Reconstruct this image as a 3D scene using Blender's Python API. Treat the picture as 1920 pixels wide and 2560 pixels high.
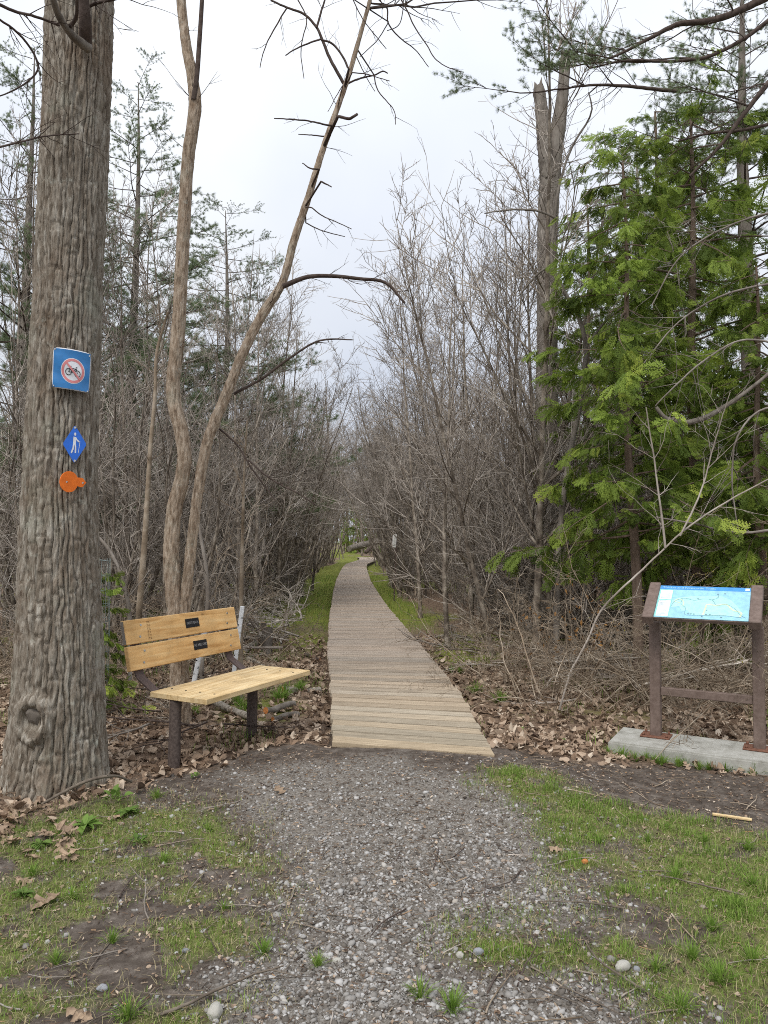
import bpy, bmesh, math, random
import numpy as np
from mathutils import Vector, Matrix

for _o in list(bpy.data.objects):
    bpy.data.objects.remove(_o, do_unlink=True)
scene = bpy.context.scene
COL = scene.collection

# ------------------------------------------------------------------ camera
F = 1850.0
PITCH = math.radians(2.01)
CAMZ = 1.6
cam_d = bpy.data.cameras.new('camera')
cam_d.sensor_fit = 'VERTICAL'
cam_d.sensor_height = 24.0
cam_d.sensor_width = 24.0
cam_d.lens = 24.0 * F / 2560.0
cam_d.clip_start = 0.05
cam_d.clip_end = 1500
cam = bpy.data.objects.new('camera', cam_d)
COL.objects.link(cam)
cam.location = (0, 0, CAMZ)
cam.rotation_euler = (math.pi / 2 + PITCH, 0, 0)
scene.camera = cam

# ------------------------------------------------------------------ sky and sun (bright overcast)
SUN_EL, SUN_AZ = math.radians(52), math.radians(205)      # azimuth clockwise from +Y: behind the camera, a little to its left
world = bpy.data.worlds.new('World')
scene.world = world
world.use_nodes = True
wn, wl = world.node_tree.nodes, world.node_tree.links
wn.clear()
w_out = wn.new('ShaderNodeOutputWorld')
w_sky = wn.new('ShaderNodeTexSky')
w_sky.sky_type = 'NISHITA'
w_sky.sun_disc = False
w_sky.sun_elevation = SUN_EL
w_sky.sun_rotation = SUN_AZ
w_bg1 = wn.new('ShaderNodeBackground')
w_bg1.inputs['Strength'].default_value = 0.08
wl.new(w_sky.outputs[0], w_bg1.inputs['Color'])
# the cloud layer: even grey-white with soft patches, a little brighter towards the zenith
w_tc = wn.new('ShaderNodeTexCoord')
w_sep = wn.new('ShaderNodeSeparateXYZ')
wl.new(w_tc.outputs['Generated'], w_sep.inputs[0])
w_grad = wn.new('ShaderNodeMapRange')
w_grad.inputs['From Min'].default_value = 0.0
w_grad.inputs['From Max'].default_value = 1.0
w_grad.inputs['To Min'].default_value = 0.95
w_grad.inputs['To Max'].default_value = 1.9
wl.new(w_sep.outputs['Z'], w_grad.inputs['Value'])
w_noise = wn.new('ShaderNodeTexNoise')
w_noise.inputs['Scale'].default_value = 2.2
w_noise.inputs['Detail'].default_value = 4
wl.new(w_tc.outputs['Generated'], w_noise.inputs['Vector'])
w_ramp = wn.new('ShaderNodeValToRGB')
w_ramp.color_ramp.elements[0].position = 0.35
w_ramp.color_ramp.elements[0].color = (0.74, 0.79, 0.90, 1)
w_ramp.color_ramp.elements[1].position = 0.65
w_ramp.color_ramp.elements[1].color = (0.93, 0.96, 1.0, 1)
wl.new(w_noise.outputs['Fac'], w_ramp.inputs[0])
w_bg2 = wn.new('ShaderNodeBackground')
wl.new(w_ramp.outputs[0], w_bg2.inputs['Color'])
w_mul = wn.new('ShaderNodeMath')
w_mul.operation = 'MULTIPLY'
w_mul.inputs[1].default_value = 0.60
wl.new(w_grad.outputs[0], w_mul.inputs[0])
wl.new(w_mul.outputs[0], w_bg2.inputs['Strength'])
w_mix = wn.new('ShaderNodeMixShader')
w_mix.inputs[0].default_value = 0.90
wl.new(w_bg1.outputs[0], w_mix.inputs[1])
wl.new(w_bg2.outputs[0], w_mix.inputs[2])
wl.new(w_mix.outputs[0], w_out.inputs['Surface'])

sun_d = bpy.data.lights.new('sun', 'SUN')
sun_d.energy = 1.5
sun_d.angle = math.radians(25)
sun_d.color = (1.0, 0.96, 0.9)
sun = bpy.data.objects.new('sun', sun_d)
COL.objects.link(sun)
_sd = Vector((math.sin(SUN_AZ) * math.cos(SUN_EL), math.cos(SUN_AZ) * math.cos(SUN_EL), math.sin(SUN_EL)))
sun.rotation_euler = (-_sd).to_track_quat('-Z', 'Y').to_euler()

scene.view_settings.view_transform = 'Standard'
scene.view_settings.look = 'None'
scene.view_settings.exposure = 0.5
scene.view_settings.gamma = 1.0
scene.view_settings.use_curve_mapping = False
scene.render.film_transparent = False
scene.cycles.max_bounces = 4
scene.cycles.diffuse_bounces = 2
scene.cycles.glossy_bounces = 2
scene.cycles.transmission_bounces = 3
scene.cycles.transparent_max_bounces = 4
scene.cycles.use_denoising = False
scene.cycles.use_adaptive_sampling = True
scene.cycles.adaptive_threshold = 0.025
scene.cycles.filter_width = 1.0

# ------------------------------------------------------------------ geometry helpers
RNG = np.random.default_rng(11)
_cp, _sp = math.cos(PITCH), math.sin(PITCH)


def ray(px, py):
    a, b = (px - 960.0) / F, (1280.0 - py) / F
    return np.array([a, _cp - b * _sp, _sp + b * _cp])


def P(px, py, Y):
    """the point at distance Y in front of the camera seen at that place of the photograph"""
    d = ray(px, py)
    return np.array([0, 0, CAMZ]) + d * (Y / d[1])


def G(px, py, z=-0.12):
    d = ray(px, py)
    return np.array([0, 0, CAMZ]) + d * ((z - CAMZ) / d[2])


def mesh_np(name, V, quads=None, tris=None, smooth=True, attrs=None):
    V = np.asarray(V, np.float32)
    parts, starts, n = [], [], 0
    for f, k in ((quads, 4), (tris, 3)):
        if f is not None and len(f):
            f = np.asarray(f, np.int32).reshape(-1, k)
            parts.append(f.ravel())
            starts.append(n + np.arange(len(f)) * k)
            n += f.size
    me = bpy.data.meshes.new(name)
    me.vertices.add(len(V))
    me.vertices.foreach_set('co', V.ravel())
    loops = np.concatenate(parts)
    st = np.concatenate(starts).astype(np.int32)
    me.loops.add(len(loops))
    me.loops.foreach_set('vertex_index', loops)
    me.polygons.add(len(st))
    me.polygons.foreach_set('loop_start', st)
    me.polygons.foreach_set('use_smooth', np.full(len(st), smooth, bool))
    for k, v in (attrs or {}).items():
        a = me.attributes.new(k, 'FLOAT', 'POINT')
        a.data.foreach_set('value', np.asarray(v, np.float32))
    me.update(calc_edges=True)
    return me


def obj(name, me, mat=None, parent=None, loc=None, rot=None, scale=None):
    o = bpy.data.objects.new(name, me)
    COL.objects.link(o)
    if mat is not None and me is not None and not me.materials:
        me.materials.append(mat)
    if parent is not None:
        o.parent = parent
    if loc is not None:
        o.location = tuple(float(v) for v in loc)
    if rot is not None:
        o.rotation_euler = tuple(float(v) for v in rot)
    if scale is not None:
        o.scale = (scale,) * 3 if isinstance(scale, (int, float)) else tuple(float(v) for v in scale)
    return o


def tag(o, label=None, cat=None, group=None, kind=None):
    for k, v in (('label', label), ('category', cat), ('group', group), ('kind', kind)):
        if v:
            o[k] = v
    return o


def text_obj(name, curve, mat, parent, loc, rot=None, scale=None):
    tmp = bpy.data.objects.new('tmp', curve)
    COL.objects.link(tmp)
    dg_ = bpy.context.evaluated_depsgraph_get()
    me = bpy.data.meshes.new_from_object(tmp.evaluated_get(dg_))
    bpy.data.objects.remove(tmp, do_unlink=True)
    me.materials.clear()
    return obj(name, me, mat, parent, loc, rot, scale)


def thing(name, label, cat, loc=(0, 0, 0), rz=0.0, group=None):
    o = obj(name, None, loc=loc, rot=(0, 0, rz))
    o.empty_display_size = 0.1
    return tag(o, label, cat, group)


def vnoise(p, seed=0):
    """value noise at (N,3) points, 0..1"""
    i = np.floor(p).astype(np.int64)
    f = p - i
    f = f * f * (3 - 2 * f)

    def h(ix, iy, iz):
        n = (ix * 374761393 + iy * 668265263 + iz * 2147483647 + seed * 974634533) & 0xFFFFFFFF
        n = ((n ^ (n >> 13)) * 1274126177) & 0xFFFFFFFF
        n = ((n ^ (n >> 16)) * 2246822519) & 0xFFFFFFFF
        return ((n ^ (n >> 15)) & 0xFFFFFF) / float(0xFFFFFF)
    x, y, z = i[..., 0], i[..., 1], i[..., 2]
    fx, fy, fz = f[..., 0], f[..., 1], f[..., 2]
    r = 0
    for dz in (0, 1):
        a = h(x, y, z + dz) * (1 - fx) + h(x + 1, y, z + dz) * fx
        b = h(x, y + 1, z + dz) * (1 - fx) + h(x + 1, y + 1, z + dz) * fx
        c = a * (1 - fy) + b * fy
        r = r + c * (fz if dz else 1 - fz)
    return r


def fbm(p, seed=0, octs=4):
    r, a, s = 0, 0.5, 0
    for k in range(octs):
        r = r + a * vnoise(p * 2 ** k, seed + k)
        s += a
        a *= 0.5
    return r / s


def norm(v):
    return v / np.maximum(np.linalg.norm(v, axis=-1, keepdims=True), 1e-9)


class Tubes:
    """collects tapering tubes and links them as one mesh"""

    def __init__(s):
        s.g = {}

    def add(s, pts, rad, sides=4):
        s.g.setdefault((len(pts), sides), []).append((pts, rad))

    def arrays(s):
        V, Q, off = [], [], 0
        for (n, k), L in s.g.items():
            p = np.array([l[0] for l in L], float)
            r = np.array([l[1] for l in L], float)
            B = len(L)
            t = norm(np.gradient(p, axis=1))
            ch = np.abs(p[:, -1] - p[:, 0])
            ref = np.zeros((B, 3))
            ref[np.arange(B), np.argmin(ch, axis=1)] = 1
            a = norm(np.cross(t, ref[:, None, :]))
            b = np.cross(t, a)
            ang = np.arange(k) * 2 * math.pi / k
            ring = p[:, :, None] + r[:, :, None, None] * (np.cos(ang)[:, None] * a[:, :, None] + np.sin(ang)[:, None] * b[:, :, None])
            V.append(ring.reshape(-1, 3))
            bi = np.arange(B)[:, None, None] * n * k
            ii = np.arange(n - 1)[None, :, None] * k
            jj = np.arange(k)[None, None, :]
            j2 = (jj + 1) % k
            q = np.stack([bi + ii + jj, bi + ii + j2, bi + ii + k + j2, bi + ii + k + jj], -1).reshape(-1, 4)
            Q.append(q + off)
            off += B * n * k
        return np.concatenate(V), np.concatenate(Q)

    def mesh(s, name):
        V, Q = s.arrays()
        return mesh_np(name, V, quads=Q)


def grow(rng, p0, d, L, n, wob, up=0.0):
    st = rng.normal(0, wob, (n - 1, 3)).cumsum(0)
    D = np.asarray(d) + st
    D[:, 2] += up * np.arange(1, n)
    D = norm(D) * (L / (n - 1))
    return np.vstack([p0, p0 + D.cumsum(0)])


def side_dir(rng, t, ang):
    """a direction leaning ang away from t, at a random turn about it"""
    v = rng.normal(0, 1, 3)
    v = v - t * v.dot(t)
    v /= np.linalg.norm(v) + 1e-9
    return t * math.cos(ang) + v * math.sin(ang)


def spline(ctrl, n):
    """smooth curve through control rows (x, y, z, r...)"""
    c = np.asarray(ctrl, float)
    s = np.concatenate([[0], np.cumsum(np.linalg.norm(np.diff(c[:, :3], axis=0), axis=1))])
    m = np.gradient(c, s, axis=0)
    u = np.linspace(0, s[-1], n)
    k = np.clip(np.searchsorted(s, u) - 1, 0, len(s) - 2)
    h = (s[k + 1] - s[k])[:, None]
    t = ((u - s[k])[:, None]) / h
    return ((2 * t**3 - 3 * t**2 + 1) * c[k] + (t**3 - 2 * t**2 + t) * h * m[k] + (-2 * t**3 + 3 * t**2) * c[k + 1] + (t**3 - t**2) * h * m[k + 1])


def bark_tube(ctrl, sides, rings, ridges=24, depth=0.008, seed=1, rough=0.5, cap=True, lump=0.04, plate=0.12, furrow=0.42, warp=3.6, wfreq=2.2, jit=1.0):
    """a trunk with furrowed bark in its own surface"""
    c = spline(ctrl, rings)
    p, r = c[:, :3], c[:, 3]
    t = norm(np.gradient(p, axis=0))
    a = np.zeros_like(p)
    v = np.cross(t[0], [0.13, 1, 0.1])
    for i in range(rings):
        v = v - t[i] * v.dot(t[i])
        v /= np.linalg.norm(v)
        a[i] = v
    b = np.cross(t, a)
    th = np.arange(sides) * 2 * math.pi / sides
    s = np.concatenate([[0], np.cumsum(np.linalg.norm(np.diff(p, axis=0), axis=1))])
    TH, S = np.meshgrid(th, s)
    R0 = np.repeat(r[:, None], sides, 1)
    rm = float(r.mean())
    c3 = np.stack([np.cos(TH), np.sin(TH), S * 0], -1)
    low = vnoise(c3 * [1.2, 1.2, 0] + np.stack([S * 0, S * 0, S * 1.5 / max(rm * 4, .2)], -1) + 7, seed)
    wp = fbm(c3 * [2.5, 2.5, 0] + np.stack([S * 0, S * 0, S * wfreq], -1), seed + 3, 3)
    wp2 = fbm(c3 * [6, 6, 0] + np.stack([S * 0, S * 0, S * 9.0], -1), seed + 5, 2)
    ph = TH * ridges / (2 * math.pi) + (wp - 0.5) * warp + (wp2 - 0.5) * jit
    rid = 1 - np.exp(-(np.abs(np.sin(math.pi * ph)) / furrow) ** 2)
    cell = np.floor(ph)
    cr = vnoise(np.stack([cell * 3.7, S / plate + cell * 0.37, S * 0], -1), seed + 9)
    crack = np.clip(np.abs(cr - 0.5) * 14, 0, 1)
    fine = fbm(c3 * [20 * rm / .2, 20 * rm / .2, 0] + np.stack([S * 0, S * 0, S * 17], -1), seed + 11, 4) - 0.5
    disp = depth * (rid * (0.45 + 0.55 * crack) - 0.6 + rough * fine * 1.6)
    RR = R0 * (1 + lump * 2 * (low - 0.5)) + disp * np.clip(R0 / rm, .5, 1.5)
    V = p[:, None] + RR[..., None] * (np.cos(TH)[..., None] * a[:, None] + np.sin(TH)[..., None] * b[:, None])
    V = V.reshape(-1, 3)
    i, j = np.meshgrid(np.arange(rings - 1), np.arange(sides), indexing='ij')
    j2 = (j + 1) % sides
    Q = np.stack([i * sides + j, i * sides + j2, (i + 1) * sides + j2, (i + 1) * sides + j], -1).reshape(-1, 4)
    T = None
    if cap:
        n = len(V)
        V = np.vstack([V, p[0], p[-1]])
        jj = np.arange(sides)
        T = np.vstack([np.stack([np.full(sides, n), (jj + 1) % sides, jj], -1),
                       np.stack([np.full(sides, n + 1), (rings - 1) * sides + jj, (rings - 1) * sides + (jj + 1) % sides], -1)])
    return V, Q, T


_boxes = {}


def box_mesh(sx, sy, sz, bev=0.004, seg=1):
    key = (round(sx, 4), round(sy, 4), round(sz, 4), bev, seg)
    bm = bmesh.new()
    bmesh.ops.create_cube(bm, size=1)
    bmesh.ops.scale(bm, vec=(sx, sy, sz), verts=bm.verts)
    if bev:
        bmesh.ops.bevel(bm, geom=bm.edges[:], offset=bev, segments=seg, affect='EDGES', profile=0.6)
    me = bpy.data.meshes.new('box')
    bm.to_mesh(me)
    bm.free()
    return me


def cyl_mesh(r1, r2, h, n=20, bev=0.0):
    bm = bmesh.new()
    bmesh.ops.create_cone(bm, cap_ends=True, segments=n, radius1=r1, radius2=r2, depth=h)
    me = bpy.data.meshes.new('rod')
    bm.to_mesh(me)
    bm.free()
    for p in me.polygons:
        p.use_smooth = len(p.vertices) == 4
    return me


# ------------------------------------------------------------------ material helpers
def rgb(r, g, b):
    return (r, g, b, 1)


def ramp(nt, stops):
    n = nt.nodes.new('ShaderNodeValToRGB')
    e = n.color_ramp.elements
    while len(e) < len(stops):
        e.new(0.5)
    for k, (p, c) in enumerate(stops):
        e[k].position = p
        e[k].color = (*c, 1)
    return n


def new_mat(name, rough=0.85, spec=0.25):
    m = bpy.data.materials.new(name)
    m.use_nodes = True
    nt = m.node_tree
    b = nt.nodes['Principled BSDF']
    b.inputs['Roughness'].default_value = rough
    b.inputs['Specular IOR Level'].default_value = spec
    return m, nt, b


def noise_mat(name, stops, scale=8.0, stretch=(1, 1, 1), rough=0.85, spec=0.2, bump=0.3, bscale=None, dist=0.01,
              obj_var=0.0, detail=6, distort=0.0, coord='Object', lichen=False):
    """noise colour along stretch + bump; obj_var shifts brightness per object"""
    m, nt, b = new_mat(name, rough, spec)
    N, L = nt.nodes, nt.links
    tc = N.new('ShaderNodeTexCoord')
    mp = N.new('ShaderNodeMapping')
    mp.inputs['Scale'].default_value = stretch
    L.new(tc.outputs[coord], mp.inputs['Vector'])
    vec = mp.outputs[0]
    if obj_var:
        oi = N.new('ShaderNodeObjectInfo')
        ad = N.new('ShaderNodeVectorMath')
        ad.operation = 'ADD'
        cm = N.new('ShaderNodeCombineXYZ')
        mu = N.new('ShaderNodeMath')
        mu.operation = 'MULTIPLY'
        mu.inputs[1].default_value = 37.0
        L.new(oi.outputs['Random'], mu.inputs[0])
        for k in range(3):
            L.new(mu.outputs[0], cm.inputs[k])
        L.new(vec, ad.inputs[0])
        L.new(cm.outputs[0], ad.inputs[1])
        vec = ad.outputs[0]
    n1 = N.new('ShaderNodeTexNoise')
    n1.inputs['Scale'].default_value = scale
    n1.inputs['Detail'].default_value = detail
    n1.inputs['Roughness'].default_value = 0.65
    n1.inputs['Distortion'].default_value = distort
    L.new(vec, n1.inputs['Vector'])
    rp = ramp(nt, stops)
    L.new(n1.outputs['Fac'], rp.inputs[0])
    col = rp.outputs[0]
    if obj_var:
        hs = N.new('ShaderNodeHueSaturation')
        mr = N.new('ShaderNodeMapRange')
        mr.inputs['To Min'].default_value = 1 - obj_var
        mr.inputs['To Max'].default_value = 1 + obj_var
        L.new(oi.outputs['Random'], mr.inputs['Value'])
        L.new(mr.outputs[0], hs.inputs['Value'])
        L.new(col, hs.inputs['Color'])
        col = hs.outputs[0]
    if lichen:      # pale grey-green crust and warmer brown areas in patches of their own
        for sc_, lo, hi, cc_, am in ((2.6, .52, .68, (.34, .35, .28), .45), (1.7, .5, .62, (.17, .115, .075), .4), (11, .6, .68, (.5, .5, .43), .5)):
            n3 = N.new('ShaderNodeTexNoise')
            n3.inputs['Scale'].default_value = sc_
            n3.inputs['Detail'].default_value = 7
            n3.inputs['Roughness'].default_value = .7
            L.new(tc.outputs[coord], n3.inputs['Vector'])
            r3 = N.new('ShaderNodeMapRange')
            r3.inputs['From Min'].default_value = lo
            r3.inputs['From Max'].default_value = hi
            r3.inputs['To Max'].default_value = am
            L.new(n3.outputs['Fac'], r3.inputs['Value'])
            mx = N.new('ShaderNodeMixRGB')
            mx.inputs[2].default_value = (*cc_, 1)
            L.new(r3.outputs[0], mx.inputs[0])
            L.new(col, mx.inputs[1])
            col = mx.outputs[0]
    L.new(col, b.inputs['Base Color'])
    if bump:
        n2 = N.new('ShaderNodeTexNoise')
        n2.inputs['Scale'].default_value = bscale or scale * 2
        n2.inputs['Detail'].default_value = 5
        L.new(vec, n2.inputs['Vector'])
        bp = N.new('ShaderNodeBump')
        bp.inputs['Strength'].default_value = bump
        bp.inputs['Distance'].default_value = dist
        L.new(n2.outputs['Fac'], bp.inputs['Height'])
        L.new(bp.outputs[0], b.inputs['Normal'])
    return m


def tone_mat(name, stops, rough=0.85, spec=0.2, transl=0.0, obj_var=0.0, bump=0.0):
    """colour from the per-piece 'tone' attribute"""
    m, nt, b = new_mat(name, rough, spec)
    N, L = nt.nodes, nt.links
    at = N.new('ShaderNodeAttribute')
    at.attribute_name = 'tone'
    rp = ramp(nt, stops)
    L.new(at.outputs['Fac'], rp.inputs[0])
    col = rp.outputs[0]
    if obj_var:
        oi = N.new('ShaderNodeObjectInfo')
        hs = N.new('ShaderNodeHueSaturation')
        mr = N.new('ShaderNodeMapRange')
        mr.inputs['To Min'].default_value = 1 - obj_var
        mr.inputs['To Max'].default_value = 1 + obj_var
        L.new(oi.outputs['Random'], mr.inputs['Value'])
        L.new(mr.outputs[0], hs.inputs['Value'])
        L.new(col, hs.inputs['Color'])
        col = hs.outputs[0]
    L.new(col, b.inputs['Base Color'])
    if bump:
        tc = N.new('ShaderNodeTexCoord')
        n2 = N.new('ShaderNodeTexNoise')
        n2.inputs['Scale'].default_value = 60
        L.new(tc.outputs['Object'], n2.inputs['Vector'])
        bp = N.new('ShaderNodeBump')
        bp.inputs['Strength'].default_value = bump
        bp.inputs['Distance'].default_value = 0.004
        L.new(n2.outputs['Fac'], bp.inputs['Height'])
        L.new(bp.outputs[0], b.inputs['Normal'])
    if transl:
        tr = N.new('ShaderNodeBsdfTranslucent')
        L.new(col, tr.inputs['Color'])
        mx = N.new('ShaderNodeMixShader')
        mx.inputs[0].default_value = transl
        L.new(b.outputs[0], mx.inputs[1])
        L.new(tr.outputs[0], mx.inputs[2])
        L.new(mx.outputs[0], N['Material Output'].inputs['Surface'])
    return m


def flat_mat(name, c, rough=0.6, spec=0.3, metal=0.0):
    m, nt, b = new_mat(name, rough, spec)
    N, L = nt.nodes, nt.links
    tc = N.new('ShaderNodeTexCoord')
    n1 = N.new('ShaderNodeTexNoise')
    n1.inputs['Scale'].default_value = 25
    n1.inputs['Detail'].default_value = 4
    L.new(tc.outputs['Object'], n1.inputs['Vector'])
    rp = ramp(nt, [(0.3, tuple(v * 0.85 for v in c)), (0.7, tuple(min(1, v * 1.1) for v in c))])
    L.new(n1.outputs['Fac'], rp.inputs[0])
    L.new(rp.outputs[0], b.inputs['Base Color'])
    b.inputs['Metallic'].default_value = metal
    return m


M = {}
M['bark_big'] = noise_mat('bark_big', [(0.28, (0.095, 0.074, 0.055)), (0.44, (0.19, 0.158, 0.122)), (0.56, (0.29, 0.255, 0.208)), (0.72, (0.46, 0.43, 0.37))],
                          scale=30, stretch=(1, 1, .2), bump=1.0, bscale=80, dist=0.012, rough=0.95, spec=0.1, distort=.6, lichen=True)
M['bark_fork'] = noise_mat('bark_fork', [(0.3, (0.13, 0.09, 0.062)), (0.44, (0.30, 0.225, 0.16)), (0.56, (0.43, 0.345, 0.26)), (0.72, (0.55, 0.47, 0.38))],
                           scale=34, stretch=(1, 1, .28), bump=1.0, bscale=70, dist=0.012, rough=0.95, spec=0.1, lichen=True)
M['bark_dark'] = noise_mat('bark_dark', [(0.3, (0.05, 0.036, 0.03)), (0.7, (0.13, 0.1, 0.085))], scale=14, bump=0.5, rough=0.95, spec=0.1)
M['bark_grey'] = noise_mat('bark_grey', [(0.3, (0.09, 0.075, 0.06)), (0.5, (0.19, 0.165, 0.14)), (0.75, (0.3, 0.27, 0.23))], scale=9, stretch=(1, 1, .3),
                           bump=0.6, bscale=40, dist=0.01, rough=0.95, spec=0.1)
M['stem'] = noise_mat('stem', [(0.34, (0.08, 0.064, 0.05)), (0.48, (0.17, 0.14, 0.112)), (0.6, (0.33, 0.285, 0.23)), (0.72, (0.46, 0.41, 0.35))], scale=7, stretch=(1, 1, .7),
                      bump=0.0, obj_var=0.28, rough=0.95, spec=0.1)
M['twig'] = noise_mat('twig', [(0.35, (0.17, 0.142, 0.118)), (0.5, (0.315, 0.272, 0.232)), (0.6, (0.43, 0.385, 0.335)), (0.7, (0.65, 0.605, 0.55))], scale=1.6,
                      bump=0.0, obj_var=0.4, rough=0.95, spec=0.1)
M['twig_tan'] = noise_mat('twig_tan', [(0.32, (0.11, 0.082, 0.056)), (0.5, (0.27, 0.21, 0.15)), (0.68, (0.5, 0.43, 0.34))], scale=3.0,
                          bump=0.0, obj_var=0.25, rough=0.95, spec=0.1)
M['cedar_bark'] = noise_mat('cedar_bark', [(0.3, (0.1, 0.07, 0.05)), (0.7, (0.24, 0.18, 0.14))], scale=20, stretch=(1, 1, .15), bump=0.5, rough=0.95, spec=0.1)
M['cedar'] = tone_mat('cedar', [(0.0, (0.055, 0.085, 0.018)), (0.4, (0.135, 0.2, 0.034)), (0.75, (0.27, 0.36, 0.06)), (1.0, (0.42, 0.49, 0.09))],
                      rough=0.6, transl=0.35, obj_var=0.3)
M['pine'] = tone_mat('pine', [(0.0, (0.11, 0.145, 0.075)), (0.6, (0.21, 0.265, 0.135)), (1.0, (0.32, 0.38, 0.21))], rough=0.6, transl=0.45, obj_var=0.25)
M['grass'] = tone_mat('grass', [(0.0, (0.09, 0.14, 0.025)), (0.45, (0.185, 0.305, 0.05)), (0.8, (0.31, 0.42, 0.09)), (0.9, (0.45, 0.4, 0.2)), (1.0, (0.5, 0.42, 0.25))],
                      rough=0.6, transl=0.35)
M['weed'] = tone_mat('weed', [(0.0, (0.07, 0.13, 0.025)), (1.0, (0.24, 0.36, 0.08))], rough=0.55, transl=0.3, obj_var=0.2)
M['litter'] = tone_mat('litter', [(0.0, (0.09, 0.06, 0.042)), (0.35, (0.27, 0.185, 0.125)), (0.7, (0.48, 0.365, 0.265)), (1.0, (0.66, 0.55, 0.43))],
                       rough=0.8, transl=0.15)
M['oak_leaf'] = noise_mat('oak_leaf', [(0.3, (0.2, 0.135, 0.09)), (0.7, (0.42, 0.31, 0.21))], scale=25, bump=0.3, obj_var=0.25, rough=0.8)
M['gravel'] = tone_mat('gravel', [(0.0, (0.06, 0.05, 0.042)), (0.25, (0.15, 0.132, 0.112)), (0.6, (0.30, 0.285, 0.265)), (0.82, (0.47, 0.455, 0.435)),
                                  (0.9, (0.30, 0.235, 0.18)), (1.0, (0.46, 0.44, 0.40))], rough=0.8, bump=0.3)
M['debris'] = tone_mat('debris', [(0.0, (0.05, 0.035, 0.027)), (0.6, (0.15, 0.105, 0.075)), (0.88, (0.36, 0.28, 0.2)), (1.0, (0.46, 0.25, 0.1))], rough=0.9)
M['stick'] = noise_mat('stick', [(0.3, (0.1, 0.078, 0.06)), (0.55, (0.22, 0.18, 0.14)), (0.8, (0.38, 0.33, 0.27))], scale=14, stretch=(1, 1, 1), bump=0.4,
                       obj_var=0.3, rough=0.95)
M['brush'] = noise_mat('brush', [(0.35, (0.22, 0.185, 0.15)), (0.5, (0.42, 0.37, 0.31)), (0.68, (0.68, 0.63, 0.56))], scale=5, bump=0.2, obj_var=0.3, rough=0.95)
M['cut_end'] = noise_mat('cut_end', [(0.3, (0.42, 0.13, 0.035)), (0.7, (0.62, 0.27, 0.09))], scale=40, bump=0.2, rough=0.8)
M['cut_pale'] = noise_mat('cut_pale', [(0.3, (0.36, 0.24, 0.12)), (0.7, (0.55, 0.41, 0.24))], scale=40, bump=0.2, rough=0.8)
M['rock'] = noise_mat('rock', [(0.3, (0.3, 0.28, 0.24)), (0.7, (0.58, 0.56, 0.5))], scale=18, bump=0.4, rough=0.85)
M['rock_grey'] = noise_mat('rock_grey', [(0.3, (0.2, 0.2, 0.21)), (0.7, (0.36, 0.37, 0.39))], scale=20, bump=0.4, rough=0.85, obj_var=.2)
M['plank'] = None
M['white_paint'] = flat_mat('white_paint', (0.74, 0.74, 0.72), 0.6)
M['black_paint'] = flat_mat('black_paint', (0.015, 0.015, 0.017), 0.6)
M['steel'] = flat_mat('steel', (0.55, 0.55, 0.53), 0.35, 0.5, 0.9)
M['brown_steel'] = noise_mat('brown_steel', [(0.35, (0.07, 0.046, 0.04)), (0.7, (0.125, 0.085, 0.072))], scale=30, bump=0.15, rough=0.55, spec=0.4)
M['leg_steel'] = noise_mat('leg_steel', [(0.35, (0.055, 0.04, 0.034)), (0.7, (0.13, 0.1, 0.085))], scale=60, bump=0.4, dist=.003, rough=0.75, spec=0.3)
M['sign_brown'] = noise_mat('sign_brown', [(0.3, (0.12, 0.083, 0.066)), (0.7, (0.21, 0.155, 0.13))], scale=22, bump=0.15, rough=0.6, spec=0.3)
M['rust'] = noise_mat('rust', [(0.3, (0.13, 0.06, 0.04)), (0.7, (0.24, 0.12, 0.08))], scale=35, bump=0.3, rough=0.9)
M['concrete'] = noise_mat('concrete', [(0.25, (0.2, 0.19, 0.16)), (0.45, (0.36, 0.35, 0.31)), (0.75, (0.5, 0.49, 0.45))], scale=9, detail=10, bump=0.4, bscale=70, dist=.004, rough=0.95)
M['galv'] = flat_mat('galv', (0.3, 0.36, 0.35), 0.5, 0.5, 0.4)


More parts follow.
